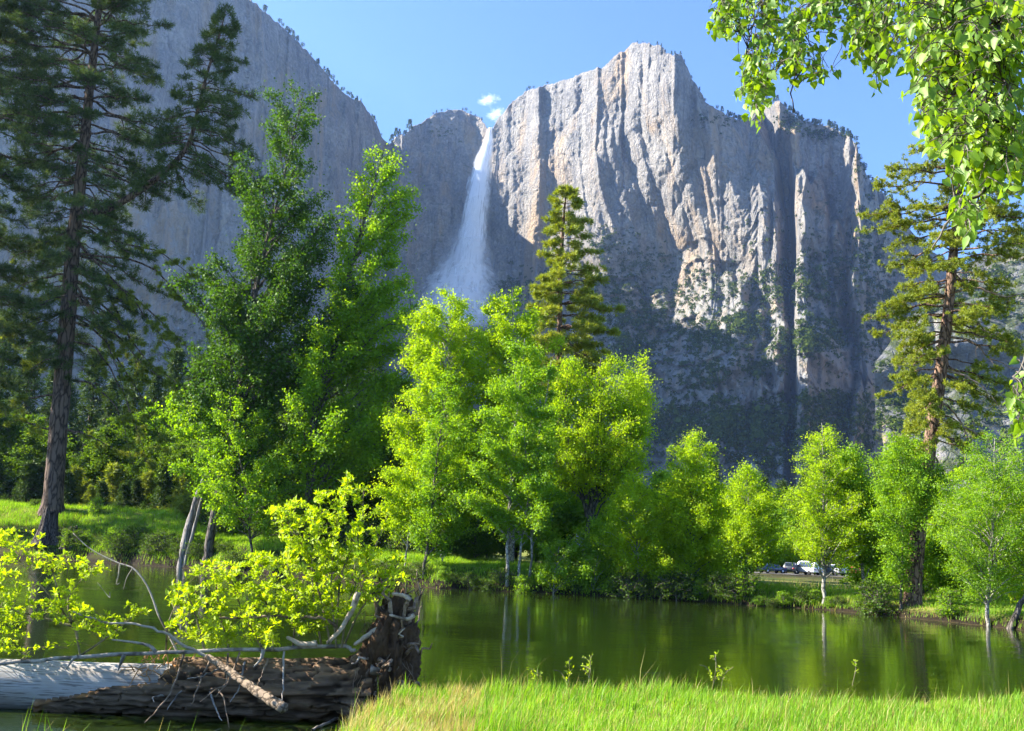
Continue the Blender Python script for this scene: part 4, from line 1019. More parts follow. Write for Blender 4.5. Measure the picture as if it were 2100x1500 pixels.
# ---- two small clouds behind the falls
def cloud(name, label, px, py, w, h, seed):
    rng = np.random.default_rng(seed); Y = 4300; c = at(px, py, Y); k = Y / 2100
    n, m = 40, 24
    th = np.linspace(0, 2 * math.pi, n, endpoint=False)[None]; ph = np.linspace(.02, math.pi - .02, m)[:, None]
    d = np.stack([np.sin(ph) * np.cos(th), np.sin(ph) * np.sin(th), np.cos(ph) + 0 * th], -1)
    r = .65 + .8 * fbm(d[..., 0] * 2.2 + 9, d[..., 1] * 2.2 + 9, d[..., 2] * 2.2 + 9 + seed, 4, seed)
    V = d * r[..., None] * np.array([w * k * .5, w * k * .4, h * k * .5])
    t = NT(name + '_vapour')
    co = t.coord((1, 1, 1.6)); nz = t.noise(co, .028, 6, .7)
    ln = t.n('ShaderNodeVectorMath', operation='LENGTH'); mp = t.coord((2 / (w * k), 2 / (w * k), 2 / (h * k))); t.l(mp, ln.inputs[0])
    f = t.math('SUBTRACT', t.math('MULTIPLY_ADD', nz, 3.0, -1.05), t.math('MULTIPLY', ln.outputs['Value'], .75))
    dn = t.math('MULTIPLY', t.math('MAXIMUM', f, 0), .05)
    v = t.n('ShaderNodeVolumePrincipled'); v.inputs['Color'].default_value = (1, 1, 1, 1); t.l(dn, v.inputs['Density']); v.inputs['Anisotropy'].default_value = .3
    t.l(v.outputs[0], t.out.inputs['Volume'])
    o = tag(link(name, mesh_np(name, V.reshape(-1, 3), grid_faces(m, n, True)[:, ::-1], t.m, True), None, tuple(c)), label, 'cloud')
    return o
if on('cloud'):
    cloud('cloud', 'small white cloud higher of the two above the falls', 1000, 205, 58, 26, 3)
    cloud('cloud', 'small white cloud touching the ridge beside the top of the falls', 1018, 233, 56, 36, 5)

# ---- road and parked cars across the right meadow
def car_profile(kind_):
    if kind_ == 'van': return [(-2.45, .45), (-2.5, 1.0), (-2.42, 1.95), (-2.2, 2.08), (.95, 2.08), (1.35, 1.9), (1.75, 1.22), (2.4, 1.02), (2.5, .8), (2.5, .42)], 1.24, (-2.3, 1.25)
    if kind_ == 'suv': return [(-2.2, .45), (-2.25, .95), (-2.1, 1.15), (-1.95, 1.66), (-1.6, 1.74), (.3, 1.72), (.95, 1.18), (1.95, 1.02), (2.2, .82), (2.22, .42)], 1.14, (-2.0, .85)
    return [(-2.15, .42), (-2.2, .82), (-1.75, .98), (-1.15, 1.38), (-.6, 1.46), (.2, 1.42), (.95, .98), (1.9, .86), (2.15, .7), (2.18, .38)], .96, (-1.6, .85)
GLASS = flat_mat('car_glass', (.02, .025, .03), .08, .8); TYRE = flat_mat('car_tyre', (.02, .02, .02), .9); RIM = flat_mat('car_rim', (.5, .5, .52), .35, .5, .8)
HLAMP = flat_mat('headlight_glass', (.75, .77, .8), .15, .6); TLAMP = flat_mat('tail_lamp', (.4, .02, .02), .2, .5)
def car(label, px, kind_, col, yaw, Y=160):
    prof, beltz, (b0, b1) = car_profile(kind_)
    pr = np.array(prof); n = len(pr)
    ys = [-.9, -.86, .86, .9]; V = []
    for yv in ys:
        q = pr.copy(); s_ = np.clip((q[:, 1] - beltz) / .9, 0, 1)
        ins = .0 if abs(yv) < .88 else .05
        V.append(np.stack([q[:, 0] * (1 - ins * .3), np.sign(yv) * (abs(yv) - s_ * .26), q[:, 1] - ins * .6 * (q[:, 1] > .5)], -1))
    V = np.concatenate(V)
    F = [(i * n + j, i * n + (j + 1) % n, (i + 1) * n + (j + 1) % n, (i + 1) * n + j) for i in range(3) for j in range(n)]
    x = at(px, 1170, Y)[0]
    root = thing('parked_car', label, 'van' if kind_ == 'van' else 'car', (x, Y, gz(x, Y) + .02), 'cars parked along the road')
    root.rotation_euler = (0, 0, yaw)
    paint = flat_mat('car_paint', col, .3, .6)
    me = mesh_np('body', V, [np.array(F), np.array([list(range(n))[::-1], [3 * n + j for j in range(n)]])], paint)
    link('body', me, root)
    for sy in (-1, 1):
        zt = pr[:, 1].max() - .14; h = zt - beltz
        inn = lambda z: sy * (.905 - np.clip((z - beltz) / .9, 0, 1) * .26)
        w = np.array([(b0 + .25, inn(beltz), beltz), (b1 + .1, inn(beltz), beltz), (b1 - .55 * h / .6 * .6, inn(zt), zt), (b0 + .55, inn(zt), zt)])
        link('side_window', mesh_np('side_window', w, np.array([[0, 1, 2, 3]]), GLASS), root)
    for (xa, za, xb, zb, nm) in ((prof[6][0], prof[6][1], prof[5][0], prof[5][1], 'windscreen'), (prof[2][0], prof[2][1], prof[3][0], prof[3][1], 'rear_window')):
        sgn = 1 if nm == 'windscreen' else -1
        w = [(xa * .92 + xb * .08 + sgn * .02, -.68, za * .92 + zb * .08 + .02), (xa * .92 + xb * .08 + sgn * .02, .68, za * .92 + zb * .08 + .02), (xa * .1 + xb * .9 + sgn * .02, .56, za * .1 + zb * .9 + .02), (xa * .1 + xb * .9 + sgn * .02, -.56, za * .1 + zb * .9 + .02)]
        link(nm, mesh_np(nm, w, np.array([[0, 1, 2, 3]]), GLASS), root)
    for sx in (-1.35, 1.35):
        for sy in (-.82, .82):
            T = Tubes(); T.add([(sx, sy - .11, .33), (sx, sy - .1, .33), (sx, sy + .1, .33), (sx, sy + .11, .33)], [.28, .33, .33, .28], 18)
            wv = link('wheel', T.mesh('wheel', TYRE), root)
            T = Tubes(); T.add([(sx, sy + np.sign(sy) * .10, .33), (sx, sy + np.sign(sy) * .125, .33)], [.2, .18], 14); link('rim', T.mesh('rim', RIM), wv)
    for sy in (-.62, .62):
        for nm, xx, m in (('headlight', pr[-2, 0] + .0, HLAMP), ('tail_light', pr[1, 0] - .0, TLAMP)):
            zz = pr[-2, 1] - .05 if nm == 'headlight' else .85
            d = np.array([(dx, dy, dz) for dx in (-.05, .05) for dy in (-.17, .17) for dz in (-.07, .07)]) + [xx, sy, zz]
            link(nm, mesh_np(nm, d, np.array([(0, 1, 3, 2), (4, 6, 7, 5), (0, 4, 5, 1), (2, 3, 7, 6), (0, 2, 6, 4), (1, 5, 7, 3)]), m), root)
    return root
if on('cars'):
    xs = np.linspace(at(1380, 1170, 166)[0], at(2150, 1190, 150)[0], 90)
    V = []
    for x in xs:
        yc = 160 + .02 * (x - 50)
        for dy in (-4.5, -1.5, 1.5, 4.5): V.append((x, yc + dy, gz(x, yc + dy) + .035))
    asph = NT('old_asphalt'); asph = asph.surf(asph.principled(asph.mix(asph.noise(asph.coord(), 1.2, 5), (.10, .095, .085), (.17, .16, .145)), .9))
    kind(link('road', mesh_np('road', V, grid_faces(90, 4), asph)), 'structure')
    car('blue-grey car parked leftmost in the gap of the right-hand trees', 1478, 'car', (.20, .28, .38), .25, 159)
    car('dark blue sedan parked left of the white van', 1583, 'car', (.03, .05, .10), .35, 159)
    car('dark grey car parked just left of the white van', 1622, 'suv', (.07, .075, .08), 1.2, 161)
    car('white van parked beyond the white-trunked alder', 1656, 'van', (.80, .82, .84), 2.0, 160)
    car('black car parked just right of the white van', 1682, 'suv', (.015, .016, .018), 1.3, 162)
    car('silver hatchback parked right of the white trunk', 1712, 'suv', (.55, .55, .56), 1.9, 161)
    car('red car parked rightmost of the row by the white alder', 1745, 'car', (.45, .02, .03), 1.7, 161)
    car('pale car parked beyond the meadow right of the tall pine', 2020, 'car', (.6, .6, .58), .2, 158)
# ------------------------------------------------------------------ foreground
def in_poly(P, poly):
    poly = np.array(poly, float); x, y = P[:, 0], P[:, 1]; c = np.zeros(len(P), bool)
    j = len(poly) - 1
    for i in range(len(poly)):
        a, b = poly[i], poly[j]
        hit = ((a[1] > y) != (b[1] > y)) & (x < (b[0] - a[0]) * (y - a[1]) / (b[1] - a[1] + 1e-12) + a[0])
        c ^= hit; j = i
    return c
def poly_pts(poly, n, rng):
    p = np.array(poly, float); lo, hi = p.min(0), p.max(0); out = np.zeros((0, 2))
    while len(out) < n:
        q = rng.uniform(lo, hi, (n * 3, 2)); out = np.vstack([out, q[in_poly(q, poly)]])
    return out[:n]
if on('log'):
    rng = np.random.default_rng(61)
    # axis of the log
    AX = smooth_path([(-15.5, 19.1, .36), (-11, 19.35, .38), (-7, 19.55, .40), (-4, 19.6, .44), (-2.25, 19.6, .55)], 760)
    nL, nA = 760, 120
    ang = np.linspace(0, 2 * math.pi, nA, endpoint=False)
    s = np.linspace(0, 1, nL)
    xx = AX[:, 0][:, None] + 0 * ang[None]
    aa = ang[None] + 0 * xx
    rad = (.44 + .05 * sst(s, .5, .95) + .22 * sst(s, .9, 1.0))[:, None] + 0 * aa
    rad = rad + .03 * (fbm(xx * .7, np.cos(aa) * 1.2 + 5, np.sin(aa) * 1.2 + 5, 3, 62) - .5)
    # where bark remains: everywhere right of x=-6.1; only the lower side further left
    topness = np.sin(aa)
    edge = (xx + 6.0) + 1.3 * (fbm(xx * .9, np.cos(aa) * 2 + 3, np.sin(aa) * 2 + 3, 4, 63) - .5)
    low = (-.45 - topness) * 1.4 + (xx + 8.2) * .6 + .9 * (fbm(xx * 1.2, aa * 0 + topness * 1.5, 0, 4, 64) - .5)
    mask = np.maximum(edge, np.minimum(low, xx + 8.3)) > 0
    fur = ridge(xx * .9 + 2.0 * fbm(xx * 1.3, aa * 2, 0, 3, 66), aa * 5.2, 65); fur2 = ridge(xx * 2.6, aa * 11, 67)
    fur3 = sst(ridge(xx * .7 + .9 * fbm(xx * 2, aa * 3, 0, 3, 73), aa * 3.1 + .35 * xx, 74), .72, .98)
    fur4 = sst(ridge(xx * 2.1 + 1.2 * fbm(xx * 3, aa * 5, 0, 3, 76), aa * 6.5 + .8 * fbm(xx * 1.5, aa * 2, 0, 3, 78), 77), .74, .97)
    barkd = .08 + .10 * (fur - .55) + .045 * (fur2 - .5) - .08 * fur3 - .05 * fur4 + .02 * (fbm(xx * 8, aa * 10, 0, 3, 68) - .5)
    rr = rad + np.where(mask, barkd, -.0 + .004 * (fbm(xx * .8, aa * 14, 0, 3, 69) - .5))
    cz, sz_ = np.cos(aa), np.sin(aa)
    V = np.stack([AX[:, 0][:, None] + 0 * aa, AX[:, 1][:, None] - rr * cz, AX[:, 2][:, None] + rr * sz_], -1).reshape(-1, 3)
    F = grid_faces(nL, nA, True)
    crk = np.maximum(np.maximum(fur3, fur4 * .85), sst(.35 - fur2, 0, .25) * .6).reshape(-1); mm = np.maximum(edge, np.minimum(low, xx + 8.3)); rim_ = ((mm > 0) * (1 - sst(mm, .03, .22)) * sst(fbm(xx * 3, aa * 4, 0, 3, 75), .35, .6)).reshape(-1)
    fm = mask.reshape(-1)[F].mean(1) > .45
    t = NT('log_bark'); co = t.coord((1.2, 5, 5)); n1 = t.noise(co, 2.5, 6, .65); n2 = t.noise(t.coord((.6, 2, 2)), 1.1, 4)
    at1 = t.n('ShaderNodeAttribute', attribute_name='crack'); at2 = t.n('ShaderNodeAttribute', attribute_name='rim')
    c = t.mix(n1, (.065, .043, .026), (.26, .175, .11)); c = t.mix(t.mr(n2, .5, .66), c, (.27, .165, .09))
    c = t.mix(t.math('MULTIPLY', at1.outputs['Fac'], .9), c, (.018, .012, .008)); c = t.mix(at2.outputs['Fac'], c, (.34, .17, .06))
    BARK = t.surf(t.principled(c, .95, t.bump(n1, .9, .05), .1))
    t = NT('bare_log_wood'); co = t.coord((.5, 9, 9)); n1 = t.noise(co, 2.2, 6, .6, .4); n2 = t.noise(t.coord((.4, 1.2, 1.2)), 1.4, 4)
    c = t.mix(n1, (.27, .25, .225), (.46, .43, .385)); c = t.mix(t.mr(n2, .48, .68), c, (.27, .21, .15))
    c = t.mix(t.mr(t.noise(t.coord((.35, 14, 14)), 3, 3), .54, .62, 0, .8), c, (.10, .085, .07))
    WOOD = t.surf(t.principled(c, .7, t.bump(n1, .4, .02), .3))
    log = thing('fallen_log', 'huge fallen log lying in the water, half barked and half bare silver wood', 'log', (-2.4, 19.70, 0))
    def ch(nm, me, par=log):
        me.transform(Matrix.Translation(-Vector(log.location))); return link(nm, me, par)
    def submesh(nm, sel, mat):
        f = F[sel]; u, inv = np.unique(f, return_inverse=True); return mesh_np(nm, V[u], inv.reshape(-1, 4), mat, True, attr={'crack': crk[u], 'rim': rim_[u]})
    ch('bark', submesh('bark', fm, BARK)); ch('bare_wood', submesh('bare_wood', ~fm, WOOD))
    # shreds of loose inner bark at the torn edge
    T = Tubes()
    for _ in range(40):
        x = rng.uniform(-6.6, -5.7); a = rng.uniform(.3, 1.9); i = int(np.argmin(np.abs(AX[:, 0] - x)))
        p = np.array([x, AX[i, 1] - .52 * math.cos(a), AX[i, 2] + .52 * math.sin(a)]); q = p + rng.normal(size=3) * .16 + [0, -.05, .02]
        T.add(limb(p, q, rng, 4, .2, .15), [.012, .012, .009, .004], 4)
    ch('torn_bark', T.mesh('torn_bark', flat_mat('torn_inner_bark', (.36, .19, .07), .9)))
    # root plate
    n, m = 110, 80
    th = np.linspace(0, 2 * math.pi, n, endpoint=False)[None]; ph = np.linspace(.02, math.pi - .02, m)[:, None]
    d = np.stack([np.cos(ph) + 0 * th, np.sin(ph) * np.cos(th), np.sin(ph) * np.sin(th)], -1)
    r = 1 + 1.0 * (fbm(d[..., 0] * 2.4 + 4, d[..., 1] * 2.4 + 4, d[..., 2] * 2.4 + 4, 5, 71) - .5) + .26 * (fbm(d[..., 0] * 14, d[..., 1] * 14, d[..., 2] * 14, 3, 72) - .5)
    Vp = d * r[..., None] * np.array([.52, .9, 1.2]); Vp = Vp + np.array([-2.05, 19.65, .92]); Vp[..., 0] += .10 * (Vp[..., 2] - .9)
    t = NT('root_soil'); co = t.coord(); n1 = t.noise(co, 6, 6, .7); c = t.mix(n1, (.04, .026, .016), (.16, .10, .06))
    SOIL = t.surf(t.principled(c, 1, t.bump(t.noise(co, 14, 5, .7), 1.0, .08), .05))
    ch('root_plate', mesh_np('root_plate', Vp.reshape(-1, 3), grid_faces(m, n, True)[:, ::-1], SOIL, True))
    ROOT = m_twig('root_bark', (.11, .072, .045), (.34, .25, .17)); PALE = m_twig('pale_root', (.26, .20, .14), (.48, .40, .31))
    c0 = np.array([-2.1, 19.60, .95])
    for k in range(125):
        a = rng.random() * 6.28; L = rng.uniform(.9, 1.75)
        dv = np.array([rng.uniform(-.25, .45), math.cos(a) * .85, math.sin(a) * 1.05])
        p1 = c0 + dv * .5; p2 = c0 + dv * L * np.array([1, .85, 1]) + rng.normal(size=3) * .10
        if p2[2] < -.1: p2[2] = -.1 + rng.random() * .2
        T = Tubes(); T.add(limb(p1, p2, rng, 8, .04, .10), np.linspace(rng.uniform(.03, .085), .010, 8), 6)
        ch('root', T.mesh('root', PALE if k % 7 == 0 else ROOT))
    # the pale torn roots facing the camera
    for cc, w in (([(735, 1215), (722, 1250), (700, 1290), (672, 1318)], .06), ([(775, 1292), (752, 1305), (728, 1322)], .06), ([(760, 1375), (778, 1376), (800, 1372)], .09), ([(650, 1320), (620, 1322), (590, 1308)], .06), ([(842, 1232), (828, 1222), (806, 1218)], .05), ([(850, 1262), (835, 1270), (800, 1262)], .04)):
        T = Tubes(); T.add(smooth_path([at(p[0], p[1], 18.85) for p in cc], 9), np.linspace(w, w * .55, 9), 8, .3, rng); ch('root', T.mesh('root', PALE))
    T = Tubes()
    for _ in range(420):
        a = rng.random() * 6.28; q = c0 + np.array([rng.uniform(-.45, .5), math.cos(a) * rng.uniform(.2, .9), math.sin(a) * rng.uniform(.3, 1.2)])
        q[1] = min(q[1], 19.65) if rng.random() < .7 else q[1]
        e = q + np.array([rng.normal() * .14, -rng.uniform(.0, .22), -rng.uniform(.05, .4)])
        T.add(limb(q, e, rng, 4, .05, .12), [.007, .006, .005, .003], 3)
    kind(ch('root_fibres', T.mesh('root_fibres', ROOT)), 'stuff')
    # broken twigs still on the log
    TW = [[(378, 1340), (362, 1395), (345, 1430), (318, 1462), (297, 1482)], [(376, 1412), (356, 1436), (343, 1456)], [(430, 1416), (447, 1413), (460, 1440), (470, 1497)], [(430, 1416), (444, 1458), (455, 1478)], [(492, 1338), (472, 1392), (442, 1430)],
          [(502, 1358), (488, 1415), (472, 1440)], [(550, 1352), (535, 1392), (528, 1405)], [(583, 1336), (581, 1400), (577, 1442)], [(432, 1352), (402, 1418), (392, 1446)], [(453, 1371), (420, 1386), (385, 1392)], [(468, 1340), (463, 1400), (440, 1415), (410, 1440)], [(345, 1425), (315, 1430), (316, 1440)]]
    for q, cc in enumerate(TW):
        T = Tubes(); P = smooth_path([at(p[0], p[1], 19.15 - .28 * k) for k, p in enumerate(cc)], 10); P[1:-1] += rng.normal(size=(8, 3)) * .008
        T.add(P, np.linspace(.022, .008, 10), 5); ch('twig', T.mesh('twig', B_TWIG if q % 2 else ROOT))
    T = Tubes()
    for cc, w in (([(365, 1340), (345, 1300), (325, 1262), (314, 1230), (298, 1195), (272, 1165), (245, 1156), (210, 1140), (180, 1122), (150, 1094)], .024), ([(246, 1157), (243, 1180), (239, 1198), (246, 1196)], .016), ([(272, 1166), (260, 1185), (253, 1210)], .012), ([(225, 1215), (224, 1225), (200, 1195)], .01)):
        P = smooth_path([at(p[0], p[1], 19.80 + .08 * k) for k, p in enumerate(cc)], 22); T.add(P, np.linspace(w, w * .35, 22), 5)
    ch('dead_branch', T.mesh('dead_branch', B_TWIG))
    # loose wood lying on it
    def wood(name, label, pts, r0, r1, mat, cat, n=26, wig=.012, extra=()):
        T = Tubes(); P = smooth_path(pts, n); P[1:-1] += rng.normal(size=(n - 2, 3)) * wig; T.add(P, np.linspace(r0, r1, n), 8, .2, rng)
        for e in extra:
            P = smooth_path(e, 8); T.add(P, np.linspace(r1 * 1.2, r1 * .4, 8), 5)
        return tag(link(name, T.mesh(name, mat)), label, cat)
    wood('fallen_branch', 'long thin grey branch lying along the top of the fallen log', [at(x, y, Y) for x, y, Y in ((-60, 1372, 18.80), (60, 1354, 18.90), (200, 1345, 19.00), (330, 1338, 19.05), (470, 1335, 19.10), (600, 1329, 19.15), (700, 1327, 19.20), (728, 1334, 19.10))], .035, .035, B_TWIG, 'branch',
         extra=[[at(x, y, 18.85) for x, y in a] for a in ([(160, 1346), (150, 1352), (136, 1372)], [(255, 1342), (248, 1360), (242, 1375)], [(540, 1332), (535, 1352), (520, 1368)], [(320, 1338), (300, 1322), (230, 1312)])])
    wood('fallen_branch', 'knotty grey branch slanting down from the left shrub to the log', [at(x, y, 19.05) for x, y in ((150, 1255), (210, 1275), (290, 1283), (345, 1303), (385, 1328), (430, 1348))], .016, .03, B_TWIG, 'branch')
    wood('fallen_branch', 'thin curving branch in front of the tall yellow-green shrub', [at(x, y, 19.20) for x, y in ((450, 1268), (520, 1266), (600, 1265), (660, 1268), (690, 1285))], .02, .03, ROOT, 'branch')
    wood('driftwood_pole', 'smooth bare pole leaning against the fallen log into the water', [at(425, 1346, 19.00), at(480, 1384, 18.65), at(530, 1420, 18.30), at(582, 1452, 18.00)], .055, .10, m_bark('pole_wood', (.24, .17, .11), (.38, .29, .2), (8, 8, 8), .3), 'pole', wig=.004)
    a_ = [gpt(x, y, z) for x, y, z in ((640, 1497, .02), (690, 1474, .06), (740, 1452, .1), (795, 1432, .2))]
    wood('driftwood_branch', 'grey forked driftwood branch in the shallows beside the grassy bank', a_, .022, .035, B_TWIG, 'branch', extra=[[gpt(x, y, z) for x, y, z in q] for q in (((700, 1470, .06), (720, 1470, .04), (742, 1476, .02)), ((735, 1454, .1), (752, 1440, .16), (760, 1432, .2)))])

def sprout(name, label, stems, polys, Y, n_tw, seed, mat, leaf=.088, per=19, jit=.55, cat='shrub', r0=.022, reach=.95, sun=.4):
    rng = np.random.default_rng(seed); T = Tubes(); SP = []
    for st in stems:
        P = smooth_path([at(p[0], p[1], Y + (p[2] if len(p) > 2 else rng.normal() * .15)) for p in st], 16); T.add(P, np.linspace(r0, .005, 16), 6); SP.append(P[3:])
    SPa = np.concatenate(SP)
    tg = np.concatenate([poly_pts(p, int(n_tw * w), rng) for p, w in polys])
    LP, LD = [], []
    for q in tg:
        e = at(q[0], q[1], Y + rng.normal() * jit)
        d = np.linalg.norm((SPa - e) * [1, .6, 1], axis=1) + np.maximum(0, SPa[:, 2] - e[2] + .05) * 2
        b = SPa[int(np.argmin(d))]
        L = np.linalg.norm(e - b)
        if L > reach: b = e + (b - e) * reach / L * rng.uniform(.6, 1)
        tw = limb(b, e, rng, 7, .10, .04); T.add(tw, np.linspace(.006, .0025, 7), 4)
        m = int(per * rng.uniform(.6, 1.4)); f = np.sort(rng.uniform(.15 if L < .4 else .35, 1.02, m))
        p = sample_path(tw, f); ax = nrm(tw[-1] - tw[0])
        LP.append(p + rng.normal(size=p.shape) * .012); LD.append(ax[None] * .5 + rand_unit(rng, m) * .9 + np.array([0, 0, .35]))
    LP = np.concatenate(LP); LD = np.concatenate(LD); n = len(LP)
    N = rand_unit(rng, n) * .9 + np.array([-.4, -.1, .9]); L = leaf * rng.uniform(.6, 1.3, n)
    base = T.V[0][0]
    root = thing(name, label, cat, tuple(base))
    for nm, me in (('stems', T.mesh('stems', B_SPROUT)), ('leaves', leaves_mesh('leaves', LP, LD, N, L, L * .62, mat, OVAL, True))):
        me.transform(Matrix.Translation(-Vector(base))); link(nm, me, root)
    return root
if on('shrub'):
    sprout('willow_shrub', 'spreading yellow-green shrub over the bare left end of the fallen log', [[(165, 1348), (150, 1285), (100, 1220), (40, 1150), (10, 1100)], [(160, 1310), (140, 1230), (190, 1165)], [(165, 1345), (230, 1300), (290, 1250)], [(-80, 1380), (-40, 1280), (-20, 1180)], [(150, 1285), (60, 1260), (-20, 1240)], [(130, 1260), (110, 1180), (80, 1105)]],
           [([(-60, 1092), (30, 1088), (100, 1103), (110, 1150), (150, 1132), (165, 1160), (222, 1150), (212, 1182), (165, 1215), (180, 1250), (100, 1290), (-60, 1300)], .68), ([(150, 1240), (200, 1260), (290, 1238), (315, 1250), (255, 1290), (265, 1330), (205, 1325), (150, 1290)], .14), ([(-40, 1300), (60, 1300), (120, 1330), (60, 1345), (-40, 1340)], .06)], 19.20, 270, 81, L_YEL)
    sprout('willow_shrub', 'middle yellow-green shrub sprouting along the barked part of the fallen log', [[(540, 1335), (500, 1260), (470, 1180)], [(420, 1337), (400, 1260), (375, 1190)], [(560, 1335), (545, 1230), (535, 1150)], [(470, 1336), (450, 1250), (440, 1165)], [(340, 1338), (345, 1280), (365, 1230)]],
           [([(345, 1192), (395, 1178), (420, 1142), (470, 1158), (520, 1132), (565, 1142), (565, 1240), (600, 1325), (540, 1330), (420, 1322), (345, 1290), (335, 1240)], 1)], 19.30, 230, 82, L_YEL)
    sprout('willow_shrub', 'tallest yellow-green shrub beside the root plate of the fallen log', [[(690, 1330), (680, 1200), (690, 1080), (715, 985)], [(680, 1330), (650, 1200), (610, 1100), (560, 1045)], [(700, 1330), (720, 1220), (770, 1120), (795, 1060)], [(660, 1330), (645, 1240), (640, 1120), (660, 1020)], [(600, 1332), (605, 1250), (590, 1150)], [(705, 1325), (740, 1250), (800, 1180), (825, 1140)], [(690, 1300), (700, 1180), (740, 1080), (745, 1010)]],
           [([(540, 1047), (590, 1032), (650, 1008), (680, 1012), (690, 988), (720, 976), (745, 1002), (740, 1032), (790, 1052), (808, 1070), (770, 1100), (825, 1130), (840, 1190), (800, 1235), (740, 1240), (690, 1290), (610, 1310), (565, 1240), (558, 1150), (592, 1130), (560, 1080)], 1)], 19.40, 480, 83, L_YEL)
    # small weeds on the lip of the near bank
    for i, (px, top, b) in enumerate(((1100, 1372, 1405), (1165, 1352, 1408), (1208, 1345, 1400), (1465, 1342, 1400), (1482, 1368, 1402), (1752, 1352, 1392))):
        x = at(px, 1400, 18.50)[0]; Y = float(y_near(x)) - .35
        sprout('riverside_weed', ['small sparse weed leftmost on the lip of the grassy bank', 'dry leafy weed second from the left on the bank lip', 'tallest thin weed left of the middle of the bank lip', 'curved yellow-leaved weed above the middle of the grassy bank', 'low reddish weed beside the curved yellow weed', 'single thin flower stalk on the right part of the bank lip'][i],
               [[(px - 4, b + 14), (px + 3, (top + b) / 2), (px + (22 if i == 4 else 2), top)]] + ([[(px, b), (px - 14, (top + b) / 2), (px - 30, top + 22)]] if i in (1, 3) else []),
               [([(px - 16, top), (px + 10, top - 3), (px + 14, b - 10), (px - 16, b - 10)], 1)], Y, 9 if i < 5 else 3, 90 + i, L_YEL, .05, 7, .08, 'plant', .006, .25)

